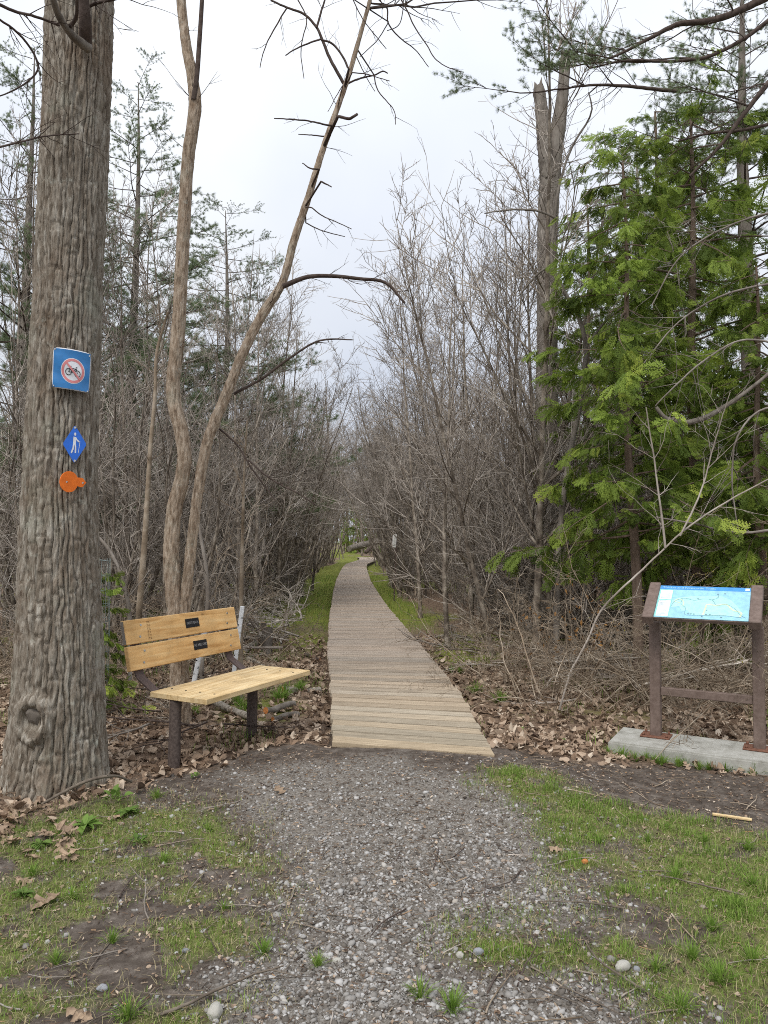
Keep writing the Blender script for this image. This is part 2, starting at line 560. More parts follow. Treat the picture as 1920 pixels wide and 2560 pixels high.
def wood_mat(name, c1, c2, c3, gscale=14, knots=True, obj_var=0.1, use_obj_color=False, rough=0.7, axis=0):
    """sawn lumber: grain lines along the local X axis, a few knots"""
    m, nt, b = new_mat(name, rough, 0.25)
    N, L = nt.nodes, nt.links
    tc = N.new('ShaderNodeTexCoord')
    oi = N.new('ShaderNodeObjectInfo')
    mu = N.new('ShaderNodeMath')
    mu.operation = 'MULTIPLY'
    mu.inputs[1].default_value = 61
    L.new(oi.outputs['Random'], mu.inputs[0])
    cm = N.new('ShaderNodeCombineXYZ')
    for k in range(3):
        L.new(mu.outputs[0], cm.inputs[k])
    ad = N.new('ShaderNodeVectorMath')
    ad.operation = 'ADD'
    L.new(tc.outputs['Object'], ad.inputs[0])
    L.new(cm.outputs[0], ad.inputs[1])
    mp = N.new('ShaderNodeMapping')
    mp.inputs['Scale'].default_value = (0.9, gscale, gscale)
    L.new(ad.outputs[0], mp.inputs['Vector'])
    n1 = N.new('ShaderNodeTexNoise')
    n1.inputs['Scale'].default_value = 3
    n1.inputs['Detail'].default_value = 8
    n1.inputs['Distortion'].default_value = 0.5
    L.new(mp.outputs[0], n1.inputs['Vector'])
    rp = ramp(nt, [(0.3, c1), (0.5, c2), (0.72, c3)])
    L.new(n1.outputs['Fac'], rp.inputs[0])
    col = rp.outputs[0]
    # broad blotches
    n2 = N.new('ShaderNodeTexNoise')
    n2.inputs['Scale'].default_value = 5
    n2.inputs['Detail'].default_value = 3
    L.new(ad.outputs[0], n2.inputs['Vector'])
    mr = N.new('ShaderNodeMapRange')
    mr.inputs['From Min'].default_value = 0.3
    mr.inputs['From Max'].default_value = 0.7
    mr.inputs['To Min'].default_value = 0.82
    mr.inputs['To Max'].default_value = 1.12
    L.new(n2.outputs['Fac'], mr.inputs['Value'])
    hs = N.new('ShaderNodeHueSaturation')
    L.new(mr.outputs[0], hs.inputs['Value'])
    L.new(col, hs.inputs['Color'])
    col = hs.outputs[0]
    if knots:
        vo = N.new('ShaderNodeTexVoronoi')
        vo.inputs['Scale'].default_value = 5.5
        mp2 = N.new('ShaderNodeMapping')
        mp2.inputs['Scale'].default_value = (0.8, 1.6, 1.6)
        L.new(ad.outputs[0], mp2.inputs['Vector'])
        L.new(mp2.outputs[0], vo.inputs['Vector'])
        kr = ramp(nt, [(0.045, (0.45, 0.45, 0.45)), (0.11, (1, 1, 1))])
        L.new(vo.outputs['Distance'], kr.inputs[0])
        mx = N.new('ShaderNodeMixRGB')
        mx.blend_type = 'MULTIPLY'
        mx.inputs[0].default_value = 0.8
        L.new(col, mx.inputs[1])
        L.new(kr.outputs[0], mx.inputs[2])
        col = mx.outputs[0]
    if use_obj_color:
        mx = N.new('ShaderNodeMixRGB')
        mx.blend_type = 'MULTIPLY'
        mx.inputs[0].default_value = 1.0
        L.new(col, mx.inputs[1])
        L.new(oi.outputs['Color'], mx.inputs[2])
        col = mx.outputs[0]
    L.new(col, b.inputs['Base Color'])
    bp = N.new('ShaderNodeBump')
    bp.inputs['Strength'].default_value = 0.25
    bp.inputs['Distance'].default_value = 0.004
    L.new(n1.outputs['Fac'], bp.inputs['Height'])
    L.new(bp.outputs[0], b.inputs['Normal'])
    return m


M['plank'] = wood_mat('plank', (0.23, 0.185, 0.135), (0.42, 0.355, 0.275), (0.54, 0.475, 0.38), gscale=16, knots=False, use_obj_color=True, rough=0.85)
M['lumber'] = wood_mat('lumber', (0.54, 0.29, 0.10), (0.74, 0.45, 0.185), (0.82, 0.55, 0.26), gscale=9)
M['lumber_pale'] = wood_mat('lumber_pale', (0.50, 0.345, 0.16), (0.66, 0.485, 0.26), (0.75, 0.6, 0.36), gscale=9)
M['lumber_end'] = noise_mat('lumber_end', [(0.3, (0.2, 0.17, 0.14)), (0.7, (0.34, 0.3, 0.26))], scale=30, bump=0.2, rough=0.9)
#PART2
# ------------------------------------------------------------------ the layout of the ground
def sdist(X, Y, poly):
    """signed distance to a polygon, negative inside"""
    poly = np.asarray(poly, float)
    d = np.full(X.shape, 1e9)
    ins = np.zeros(X.shape, bool)
    n = len(poly)
    for k in range(n):
        x1, y1 = poly[k]
        x2, y2 = poly[(k + 1) % n]
        ex, ey = x2 - x1, y2 - y1
        t = np.clip(((X - x1) * ex + (Y - y1) * ey) / (ex * ex + ey * ey + 1e-12), 0, 1)
        d = np.minimum(d, np.hypot(X - x1 - t * ex, Y - y1 - t * ey))
        c = (y1 > Y) != (y2 > Y)
        with np.errstate(divide='ignore', invalid='ignore'):
            ins ^= c & (X < (x2 - x1) * (Y - y1) / (y2 - y1 + 1e-15) + x1)
    return np.where(ins, -d, d)


def soft(s, w):
    return np.clip(0.5 - s / w, 0, 1)


def gp(pts):
    return [tuple(G(*p)[:2]) for p in pts]


POLY_GRAVEL = gp([(600, 1950), (760, 1935), (1000, 1940), (1190, 1985), (1330, 2060), (1385, 2180), (1390, 2260), (1250, 2290), (1120, 2330), (1100, 2380),
                  (1200, 2420), (1420, 2440), (1600, 2500), (1640, 2640), (520, 2640), (590, 2480), (660, 2400), (690, 2300), (740, 2180), (700, 2080), (600, 2000)])
POLY_GRASS = gp([(1180, 1985), (1250, 1950), (1400, 1960), (1480, 2010), (1700, 2030), (1950, 2090), (2100, 2120), (2100, 2700), (1660, 2640), (1600, 2490),
                 (1420, 2430), (1200, 2410), (1110, 2370), (1130, 2320), (1260, 2285), (1400, 2255), (1390, 2170), (1330, 2050)])
POLY_SPARSE = gp([(-150, 2080), (300, 1990), (480, 2010), (640, 2060), (720, 2200), (680, 2330), (620, 2450), (560, 2640), (-150, 2640)])
POLY_LITTER = [[(-30, 3.9), (-2.35, 4.15), (-1.95, 4.75), (-1.65, 5.3), (-1.0, 5.85), (-.42, 6.1), (-.55, 8.5), (-1.0, 14), (-30, 14)],
               [(.86, 5.85), (1.1, 5.7), (1.7, 5.65), (2.2, 5.7), (4, 4.75), (30, 4.75), (30, 14), (.4, 14), (.75, 9)]]


def board_mid(d):
    """left edge X, right edge X of the boardwalk at distance d"""
    dl = np.array([5.0, 5.88, 7.51, 11.0, 14.4, 22.8, 29, 40, 46, 50, 54, 60, 66, 75])
    xl = np.array([-.36, -.404, -.532, -.83, -1.06, -1.55, -1.85, -2.25, -2.35, -2.1, -1.85, -1.95, -3.0, -6.0])
    dr = np.array([5.0, 5.53, 7.46, 9.58, 14.4, 17.6, 21.6, 28.2, 40, 46, 50, 54, 60, 66, 75])
    xr = np.array([.80, .804, .80, .66, .31, .07, -.17, -.52, -.95, -1.05, -.8, -.55, -.65, -1.7, -4.7])
    return np.interp(d, dl, xl), np.interp(d, dr, xr)


def masks(X, Y):
    nz = fbm(np.stack([X * 1.7, Y * 1.7, X * 0], -1), 3, 4) - 0.5
    nf = fbm(np.stack([X * 6, Y * 6, X * 0 + 5], -1), 8, 3) - 0.5
    j = nz * 0.55 + nf * 0.18
    gravel = soft(sdist(X, Y, POLY_GRAVEL) + j * 1.1, 0.5)
    grass = soft(sdist(X, Y, POLY_GRASS) + j * 0.6, 0.25) * np.clip(0.75 + nz * 2.4 + nf * 1.2, 0.12, 1)
    sparse = soft(sdist(X, Y, POLY_SPARSE) + j * 0.6, 0.4) * np.clip(0.58 + nz * 2.6 + nf * 2.4, 0, 1)
    lit = np.maximum(soft(sdist(X, Y, POLY_LITTER[0]) + j * 0.5, 0.3), soft(sdist(X, Y, POLY_LITTER[1]) + j * 0.5, 0.3))
    lit = np.maximum(lit, np.clip((Y - 12) / 2, 0, 1))
    xl, xr = board_mid(Y)
    ve = np.where(X < (xl + xr) / 2, (xl - X) / 1.25, (X - xr) / 0.85)
    verge = soft(ve - 1 + nz * 1.6, 0.5) * np.clip((Y - 12.5) / 4, 0, 1)
    moss = np.clip((vnoise(np.stack([X * .8, Y * .55, X * 0], -1), 21) - 0.5) * 4, 0, 1) * np.clip((Y - 6.2) / 2, 0, 1)
    moss = np.maximum(moss, verge)
    return dict(gravel=gravel, grass=np.maximum(grass, sparse * 0.75), litter=lit * (1 - moss * 0.75), moss=moss, verge=verge, lawn=grass, sparse=sparse)


def gz(X, Y):
    X = np.asarray(X, float)
    Y = np.asarray(Y, float)
    z = -0.125 + 0.03 * (vnoise(np.stack([X * .5, Y * .5, X * 0], -1), 31) - 0.5)
    z = z + 0.105 * np.exp(-np.maximum(np.abs(X - 0.2) - .6, 0) ** 2 / .5 - (np.maximum(np.abs(Y - 5.45) - .25, 0) / 0.75) ** 2)
    z = z + 0.02 * (fbm(np.stack([X * 2.3, Y * 2.3, X * 0], -1), 33, 3) - 0.5)
    z = z + 0.05 * np.exp(-(((X + 2.3) / 0.6) ** 2 + ((Y - 5.2) / 0.6) ** 2))
    xl, xr = board_mid(Y)
    under = np.clip(1 - np.maximum(np.maximum(xl - X, X - xr), 0) / 0.25, 0, 1) * np.clip((Y - 5.75) / .3, 0, 1)
    return z - 0.09 * under


def axis_grid(a, b, fa, fb, fine, grow_=1.13, big=6.0):
    c = list(np.arange(fa, fb, fine))
    s, v = fine, c[-1]
    while v < b:
        s = min(s * grow_, big)
        v += s
        c.append(v)
    s, v = fine, c[0]
    pre = []
    while v > a:
        s = min(s * grow_, big)
        v -= s
        pre.append(v)
    return np.array(pre[::-1] + c)


gx = axis_grid(-160, 160, -2.9, 3.2, 0.026)
gy = axis_grid(-25, 260, 2.2, 6.4, 0.026)
GX, GY = np.meshgrid(gx, gy)
GXf, GYf = GX.ravel(), GY.ravel()
MK = masks(GXf, GYf)
GZ = gz(GXf, GYf)
clod = fbm(np.stack([GXf * 14, GYf * 14, GXf * 0], -1), 41, 3) - 0.5
near = (GYf < 9) & (np.abs(GXf) < 6)
GZ = GZ + np.where(near, clod * (0.010 + 0.012 * MK['litter'] + 0.01 * MK['grass']), 0)
nx_, ny_ = len(gx), len(gy)
ii, jj = np.meshgrid(np.arange(ny_ - 1), np.arange(nx_ - 1), indexing='ij')
GQ = np.stack([ii * nx_ + jj, ii * nx_ + jj + 1, (ii + 1) * nx_ + jj + 1, (ii + 1) * nx_ + jj], -1).reshape(-1, 4)
g_me = mesh_np('ground', np.stack([GXf, GYf, GZ], -1), quads=GQ,
               attrs={'gravel': MK['gravel'], 'grass': MK['grass'], 'litter': MK['litter'], 'moss': MK['moss']})


def ground_material():
    m, nt, b = new_mat('ground', 0.95, 0.12)
    N, L = nt.nodes, nt.links
    tc = N.new('ShaderNodeTexCoord')

    def nz(scale, detail=6, rough=0.65):
        n = N.new('ShaderNodeTexNoise')
        n.inputs['Scale'].default_value = scale
        n.inputs['Detail'].default_value = detail
        n.inputs['Roughness'].default_value = rough
        L.new(tc.outputs['Object'], n.inputs['Vector'])
        return n.outputs['Fac']

    def rmp(src, stops):
        r = ramp(nt, stops)
        L.new(src, r.inputs[0])
        return r.outputs[0]

    def att(name):
        a = N.new('ShaderNodeAttribute')
        a.attribute_name = name
        return a.outputs['Fac']

    def mix(f, a, bb):
        x = N.new('ShaderNodeMixRGB')
        L.new(f, x.inputs[0])
        L.new(a, x.inputs[1])
        L.new(bb, x.inputs[2])
        return x.outputs[0]

    def edge(name, scale, amount=0.9):
        ad = N.new('ShaderNodeMath')
        ad.operation = 'MULTIPLY_ADD'
        L.new(nz(scale, 5, 0.75), ad.inputs[0])
        ad.inputs[1].default_value = amount
        ad.inputs[2].default_value = -amount / 2
        s = N.new('ShaderNodeMath')
        s.operation = 'ADD'
        L.new(att(name), s.inputs[0])
        L.new(ad.outputs[0], s.inputs[1])
        r = N.new('ShaderNodeMapRange')
        r.inputs['From Min'].default_value = 0.25
        r.inputs['From Max'].default_value = 0.75
        L.new(s.outputs[0], r.inputs['Value'])
        return r.outputs[0]
    dirt = rmp(nz(11, 10, 0.75), [(0.3, (0.05, 0.038, 0.03)), (0.48, (0.1, 0.081, 0.066)), (0.6, (0.165, 0.138, 0.115)), (0.74, (0.30, 0.265, 0.225))])
    gravel = rmp(nz(60, 4, 0.8), [(0.3, (0.09, 0.075, 0.06)), (0.5, (0.19, 0.168, 0.143)), (0.72, (0.37, 0.35, 0.32))])
    grass = rmp(nz(35, 8, 0.8), [(0.3, (0.075, 0.07, 0.03)), (0.5, (0.16, 0.17, 0.055)), (0.72, (0.27, 0.26, 0.11))])
    litter = rmp(nz(16, 10, 0.8), [(0.3, (0.06, 0.04, 0.03)), (0.47, (0.17, 0.115, 0.08)), (0.62, (0.31, 0.23, 0.16)), (0.78, (0.45, 0.36, 0.26))])
    moss = rmp(nz(9, 10, 0.8), [(0.3, (0.07, 0.08, 0.02)), (0.5, (0.18, 0.20, 0.04)), (0.7, (0.29, 0.28, 0.065))])
    c = mix(edge('gravel', 22), dirt, gravel)
    c = mix(edge('litter', 14), c, litter)
    c = mix(edge('grass', 18, 1.1), c, grass)
    c = mix(edge('moss', 7, 1.2), c, moss)
    L.new(c, b.inputs['Base Color'])
    bp = N.new('ShaderNodeBump')
    bp.inputs['Strength'].default_value = 0.8
    bp.inputs['Distance'].default_value = 0.012
    L.new(nz(55, 8, 0.75), bp.inputs['Height'])
    L.new(bp.outputs[0], b.inputs['Normal'])
    return m


ground = obj('ground', g_me, ground_material())
tag(ground, kind='structure')

# ------------------------------------------------------------------ boardwalk: every plank an object
boardwalk = thing('boardwalk', 'weathered plank boardwalk running straight into the bare thicket', 'boardwalk')
boardwalk['kind'] = 'structure'
plank_meshes = []
for k in range(4):
    bm = bmesh.new()
    bmesh.ops.create_cube(bm, size=1)
    bmesh.ops.subdivide_edges(bm, edges=[e for e in bm.edges if abs(e.verts[0].co.x - e.verts[1].co.x) > .5], cuts=3)
    rr = random.Random(k)
    for v in bm.verts:
        v.co.y += rr.uniform(-.012, .012)
        v.co.z += rr.uniform(-.03, .03)
        v.co.x += rr.uniform(-.004, .004)
    me = bpy.data.meshes.new('plank')
    bm.to_mesh(me)
    bm.free()
    me.materials.append(M['plank'])
    plank_meshes.append(me)
rr = random.Random(5)
PITCHB = 0.188
d = 5.78
k = 0
while d < 62 and k < 298:
    sk = 0.17 * max(0.0, 1 - (d - 5.7) / 7.0)
    ya, yb = d + sk, d - sk
    xa, xb = board_mid(np.array([ya, yb]))
    xa, xb = float(xa[0]), float(xb[1])
    # turn the planks square to the walk in the far bends
    c0, c1 = board_mid(np.array([d - 1, d + 1]))
    hd = math.atan2(float(c0[1] + c1[1] - c0[0] - c1[0]) / 2, 2.0)
    if d > 44:
        w = xb - xa
        mid = (xa + xb) / 2
        ya, yb = d + math.sin(hd) * w / 2, d - math.sin(hd) * w / 2
    xa += rr.uniform(-.012, .012)
    xb += rr.uniform(-.012, .012)
    Lp = math.hypot(xb - xa, yb - ya)
    pm = plank_meshes[k % 4]
    if sk > .004:
        pm = pm.copy()
        sh_ = (yb - ya) / (xb - xa) * (PITCHB - .01) / Lp
        for v in pm.vertices:
            v.co.x += sh_ * v.co.y
    o = obj('plank', pm, parent=boardwalk, loc=((xa + xb) / 2, (ya + yb) / 2, -0.019 + rr.uniform(-.002, .002)),
            rot=(rr.uniform(-.006, .006), rr.uniform(-.003, .003), math.atan2(yb - ya, xb - xa) + rr.uniform(-.004, .004)),
            scale=(Lp, PITCHB - (rr.uniform(.016, .034) if d < 9 else rr.uniform(.012, .022)), 0.038))
    t = min(1, max(0, (d - 5.7) / 5.0))
    s = rr.uniform(.82, 1.12) if d < 10 else rr.uniform(.9, 1.08)
    g_ = rr.uniform(-.04, .04)
    o.color = (s * (1.04 - .02 * t + g_), s * (1.0 - .01 * t), s * (.90 + .12 * t - g_), 1)
    d += PITCHB * (1.0 if d < 44 else 1.15)
    k += 1
bw_end = d
# joists under the planks
for side in (0, 1, 2):
    T = Tubes()
    ds = np.linspace(5.95, bw_end - .2, 150)
    xl, xr = board_mid(ds)
    x = xl + (xr - xl) * (0.06, 0.5, 0.94)[side]
    V, Q = [], []
    for k2 in range(len(ds)):
        for (ox, oz) in ((-.02, -.04), (.02, -.04), (.02, -.17), (-.02, -.17)):
            V.append((x[k2] + ox, ds[k2], oz))
    for k2 in range(len(ds) - 1):
        for j in range(4):
            Q.append((k2 * 4 + j, k2 * 4 + (j + 1) % 4, k2 * 4 + 4 + (j + 1) % 4, k2 * 4 + 4 + j))
    Q.append((0, 1, 2, 3))
    obj('joist', mesh_np('joist', np.array(V), quads=Q, smooth=False), M['bark_dark'], boardwalk)

# ------------------------------------------------------------------ bench
BU = math.atan2(.883, .47)
bench = thing('bench', 'new timber park bench with two plank back and dark steel posts', 'bench', (-1.768, 5.63, 0), BU)
SEAT_Z = 0.44


def add_box(name, parent, c, s, mat, rot=(0, 0, 0), bev=.004):
    return obj(name, box_mesh(*s, bev), mat, parent, c, rot)


def end_faces(o, mat):
    o.data.materials.append(mat)
    for p in o.data.polygons:
        if abs(p.normal.x) > .9:
            p.material_index = 1


for k, yc in enumerate((-.14, -.421)):
    o = add_box('seat_plank', bench, (.665, yc, SEAT_Z - .021), (1.33 + .006 * k, .277, .042), M['lumber_pale'], bev=.004)
    for xs in (.16, 1.17):
        for dy in (-.07, .07):
            s_ = obj('bolt', cyl_mesh(.008, .007, .004, 10), M['black_paint'], o, (xs - .665, dy, .0225))
lean = math.atan2(.09, .39)
bx = Matrix.Rotation(-lean, 4, 'X')
BACKP = []
for k, s0 in enumerate((.098, .302)):
    z = .57 + s0 * math.cos(lean) - .004
    y = .2 + s0 * math.sin(lean)
    o = add_box('back_plank', bench, (.665, y + .02, z), (1.33, .042, .19), M['lumber'], rot=(-lean, 0, 0), bev=.005)
    if k == 1:
        end_faces(o, M['lumber_end'])
    BACKP.append(o)
    for xs in (.155, 1.20):
        for dz in (-.045, .045):
            obj('bolt', cyl_mesh(.009, .009, .006, 12), M['steel'], o, (xs - .665 + dz * .25, -.0225, dz), (math.pi / 2, 0, 0))
plaques = []
for k, (xc, zc, txt) in enumerate(((.80, .012, "ALL WELCOME!"), (.745, .004, "FRED'S PERCH"))):
    pl = add_box('plaque', BACKP[k], (xc - .665, -.0235, zc), (.165, .004, .077), M['black_paint'], bev=.001)
    tcv = bpy.data.curves.new('lettering', 'FONT')
    tcv.body = txt
    tcv.size = 0.024
    tcv.align_x = 'CENTER'
    tcv.align_y = 'CENTER'
    tcv.extrude = 0.0004
    tcv.resolution_u = 2
    text_obj('lettering', tcv, flat_mat('plaque_lettering', (.32, .32, .32), .6), pl, (0, -.0028, 0), (math.pi / 2, 0, 0), scale=(.93, 1.25, 1))
# the lumber stamp on the top plank: rows of small ink strokes
rs = random.Random(3)
stampV, stampQ = [], []
for col in range(2):
    for row in range(13):
        for s in range(3):
            cx = .235 - .665 + col * .022 + rs.uniform(-.003, .003)
            cz = -.075 + row * .0118
            w, h = (.0135, .0022) if rs.random() < .6 else (.0025, .008)
            cx += rs.uniform(-.004, .004)
            cz += rs.uniform(-.003, .003)
            n = len(stampV)
            for a, c in ((-1, -1), (1, -1), (1, 1), (-1, 1)):
                stampV.append((cx + a * w / 2, -.0214 - .0002 * s, cz + c * h / 2))
            stampQ.append((n, n + 1, n + 2, n + 3))
obj('lumber_stamp', mesh_np('lumber_stamp', np.array(stampV), quads=stampQ, smooth=False), flat_mat('stamp_ink', (.22, .115, .045), .8), BACKP[1])
# bent flat steel brackets
for xs in (.11, 1.18):
    prof = [(.302, 0.93), (.285, .85), (.24, .60), (.222, .535), (.20, .505), (.02, .40), (-.05, .392), (-.5, .392)]
    V, Q = [], []
    pr = np.array(prof)
    t = norm(np.gradient(pr, axis=0))
    nn = np.stack([-t[:, 1], t[:, 0]], -1) * .006
    for (a, b_), n_ in zip(pr, nn):
        for sx, sgn in ((-.042, -1), (.042, -1), (.042, 1), (-.042, 1)):
            V.append((xs + sx, a + n_[0] * sgn, b_ + n_[1] * sgn))
    for i in range(len(prof) - 1):
        for j in range(4):
            Q.append((i * 4 + j, i * 4 + (j + 1) % 4, i * 4 + 4 + (j + 1) % 4, i * 4 + 4 + j))
    Q += [(0, 1, 2, 3), tuple((len(prof) - 1) * 4 + j for j in (3, 2, 1, 0))]
    V = np.array(V)
    V[:, 1] += .012 * (V[:, 2] > .55)
    obj('bracket', mesh_np('bracket', V, quads=Q, smooth=False), M['brown_steel'], bench)
for xs, ys in ((.055, -.21), (.975, -.21)):
    V, Q, T_ = bark_tube([(xs - .03, ys - .01, -.30, .047), (xs, ys, .392, .043)], 20, 30, ridges=5, depth=.002, seed=4, lump=.01)
    obj('leg', mesh_np('leg', V, quads=Q, tris=T_), M['leg_steel'], bench)

# ------------------------------------------------------------------ concrete slab and trail map
SR = math.radians(-30)
slab_c = np.array([2.24, 6.15])


def loc2(x, y):
    c, s = math.cos(SR), math.sin(SR)
    return slab_c[0] + c * x - s * y, slab_c[1] + s * x + c * y


sx_, sy_ = loc2(.42, -.09)
bm = bmesh.new()
bmesh.ops.create_cube(bm, size=1)
bmesh.ops.scale(bm, vec=(1.46, .53, .22), verts=bm.verts)
bmesh.ops.bevel(bm, geom=bm.edges[:], offset=.012, segments=2, affect='EDGES')
bmesh.ops.subdivide_edges(bm, edges=bm.edges[:], cuts=6, use_grid_fill=True)
me = bpy.data.meshes.new('concrete_slab')
bm.to_mesh(me)
bm.free()
vv = np.array([v.co for v in me.vertices])
dn = (fbm(vv * 9, 5, 3) - .5) * .008
for v, q in zip(me.vertices, dn):
    v.co.z += q
    v.co.y += q
    v.co.x += q
slab = obj('concrete_footing', me, M['concrete'], loc=(sx_, sy_, -.14), rot=(0, 0, SR))
tag(slab, 'low grey concrete footing slab under the trail map stand', 'footing')

ms = thing('map_stand', 'brown metal stand holding a slanted blue trail map', 'map stand', (2.24, 6.15, -.03), SR)
for xs in (0, .762):
    add_box('post', ms, (xs, 0, .47), (.083, .083, .94), M['sign_brown'], bev=.006)
    pl = add_box('base_plate', ms, (xs, 0, .008), (.23, .17, .012), M['rust'], bev=.003)
    for ax in (-.09, .09):
        for ay in (-.06, .06):
            obj('bolt', cyl_mesh(.011, .009, .022, 8), M['rust'], pl, (ax, ay, .016))
add_box('cross_rail', ms, (.381, 0, .375), (.68, .05, .065), M['sign_brown'], bev=.005)
tilt = math.atan2(.235, .37)
panel_c = Vector((.381, -.115, 1.105))
PR = (tilt, 0, 0)
for xs in (-.0, .762):
    add_box('arm', ms, (xs, panel_c.y, panel_c.z), (.085, .47, .075), M['sign_brown'], rot=PR, bev=.006)
back = add_box('map_tray', ms, (panel_c.x, panel_c.y, panel_c.z + .0), (.68, .43, .03), M['sign_brown'], rot=PR, bev=.003)
pw, ph = .676, .42


def panel_mat(name, c, rough=.35, spec=.4):
    return flat_mat(name, c, rough, spec)


mpan = add_box('map_sheet', back, (0, 0, .019), (pw, ph, .006), panel_mat('map_water', (.33, .62, .75)), bev=.0015)


def sheet_poly(name, pts, mat, z=.0035, parent=None):
    """flat print on the map sheet"""
    bm = bmesh.new()
    vs = [bm.verts.new(((x - .5) * pw, (y - .5) * ph, z)) for x, y in pts]
    bm.faces.new(vs)
    bmesh.ops.triangulate(bm, faces=bm.faces[:])
    me = bpy.data.meshes.new(name)
    bm.to_mesh(me)
    bm.free()
    return obj(name, me, mat, parent or mpan)


def sheet_line(name, pts, w, mat, z=.0045):
    c = np.array([((x - .5) * pw, (y - .5) * ph, z, 0) for x, y in pts])
    s = spline(c, max(8, len(pts) * 6))[:, :3]
    t = norm(np.gradient(s, axis=0))
    n_ = np.stack([-t[:, 1], t[:, 0], t[:, 0] * 0], -1) * w / 2
    V = np.concatenate([s + n_, s - n_])
    n = len(s)
    Q = [(i, i + 1, n + i + 1, n + i) for i in range(n - 1)]
    return obj(name, mesh_np(name, V, quads=Q, smooth=False), mat, mpan)


m_head, m_white, m_grn = panel_mat('map_header', (.07, .30, .66)), panel_mat('map_white', (.78, .84, .86)), panel_mat('map_land', (.42, .76, .74))
m_ink, m_yel, m_band = panel_mat('map_ink', (.2, .33, .38)), panel_mat('map_route', (.62, .76, .5)), panel_mat('map_band', (.28, .66, .60))
sheet_poly('map_header', [(.004, .875), (.996, .875), (.996, .996), (.004, .996)], m_head)
sheet_poly('map_side_band', [(.004, .02), (.165, .02), (.165, .872), (.004, .872)], m_band)
sheet_poly('map_legend', [(.02, .03), (.155, .03), (.155, .52), (.02, .52)], m_white, .0042)
sheet_poly('map_legend', [(.02, .55), (.155, .55), (.155, .85), (.02, .85)], m_white, .0042)
sheet_poly('map_land', [(.17, .52), (.24, .62), (.4, .68), (.6, .7), (.68, .72), (.8, .6), (.88, .4), (.93, .22), (.9, .1), (.75, .12), (.6, .1), (.4, .1), (.35, .25),
                        (.3, .18), (.26, .35), (.17, .3)], m_grn, .0038)
sheet_line('map_route', [(.27, .45), (.2, .5), (.24, .58), (.29, .52), (.3, .35)], .008, m_yel)
sheet_line('map_route', [(.53, .12), (.545, .35), (.55, .42), (.66, .42), (.75, .46), (.83, .3), (.92, .22), (.91, .1)], .014, m_yel)
sheet_line('map_path', [(.17, .35), (.2, .5), (.3, .6), (.42, .55), (.5, .6), (.6, .58), (.66, .42), (.75, .46), (.84, .36), (.92, .15), (.97, .08)], .003, m_ink, .005)
sheet_line('map_path', [(.28, .56), (.27, .45), (.33, .3), (.34, .1), (.45, .1), (.6, .11), (.78, .12), (.93, .08)], .003, m_ink, .0052)
sheet_line('map_path', [(.6, .58), (.66, .66), (.66, .76)], .003, m_ink, .0054)
for x, y in ((.655, .77), (.73, .79), (.45, .6), (.37, .13), (.4, .13), (.43, .13), (.56, .13), (.6, .14), (.52, .07), (.72, .07), (.56, .26)):
    sheet_poly('map_symbol', [(x - .009, y - .012), (x + .009, y - .012), (x + .009, y + .012), (x - .009, y + .012)], m_ink, .0056)
for k2 in range(13):
    y = .06 + .034 * k2 if k2 < 12 else .5
    sheet_poly('map_text_line', [(.03, y), (.03 + .05 + .06 * ((k2 * 37) % 10) / 10, y), (.03 + .05 + .06 * ((k2 * 37) % 10) / 10, y + .009), (.03, y + .009)],
               panel_mat('map_grey', (.45, .52, .55)) if k2 == 0 else bpy.data.materials['map_grey'], .0048)
for k2 in range(6):
    y = .6 + .036 * k2
    sheet_poly('map_text_line', [(.03, y), (.14, y), (.14, y + .009), (.03, y + .009)], bpy.data.materials['map_grey'], .0048)
tcv = bpy.data.curves.new('map_title', 'FONT')
tcv.body = 'Thicket and Newcastle Trails'
tcv.size = .034
tcv.align_x, tcv.align_y = 'LEFT', 'CENTER'
tcv.resolution_u = 2
text_obj('map_title', tcv, panel_mat('map_title', (.42, .68, .85)), mpan, (-.47 * pw, .435 * ph, .0042))
sheet_poly('map_logo', [(.94, .9), (.985, .9), (.985, .975), (.94, .975)], m_white, .0042)

# ------------------------------------------------------------------ stake with a white sign beside the boardwalk
b0 = G(985, 1502)
st = thing('trail_stake', 'thin dark stake with a white notice plate right of the boardwalk', 'sign post', (b0[0], b0[1], -.16))
leanx = .035
o = add_box('stake', st, (leanx * .9, 0, .9), (.035, .03, 1.8), M['brown_steel'], rot=(0, leanx, 0), bev=.002)
o = add_box('notice_plate', st, (leanx * 1.7 - .045, -.025, 1.68), (.105, .012, .36), M['white_paint'], rot=(0, leanx + .03, 0), bev=.004)
add_box('notice_print', o, (0, -.0075, .0), (.05, .002, .26), flat_mat('notice_print', (.58, .58, .54)), bev=0)
#PART3
# ------------------------------------------------------------------ the big tree with the trail markers
TY = 5.2
bt_base = np.array([P(146, 1985, TY)[0], TY, -.12])
big = thing('marker_tree', 'thick furrowed tree trunk carrying three trail markers', 'tree', bt_base)


def bt(px, py, w, Y=TY):
    p = P(px, py, Y)
    return (*(p - bt_base), w / F * Y / 2)


_top = P(204, -10, TY)
ctl = [(0.02, 0, -.25, .40), bt(138, 2010, 262), bt(143, 1930, 232), bt(146, 1820, 215), bt(148, 1700, 203), bt(149, 1500, 186), bt(150, 1300, 174),
       bt(158, 1000, 162), bt(172, 700, 158), bt(188, 350, 157), bt(201, 0, 155), bt(212, -260, 150), bt(222, -700, 140)]
V, Q, T_ = bark_tube(ctl, 320, 560, ridges=38, depth=.024, seed=2, rough=.8, lump=.03, plate=.11, furrow=.30, warp=3.4, wfreq=1.1, jit=.9)
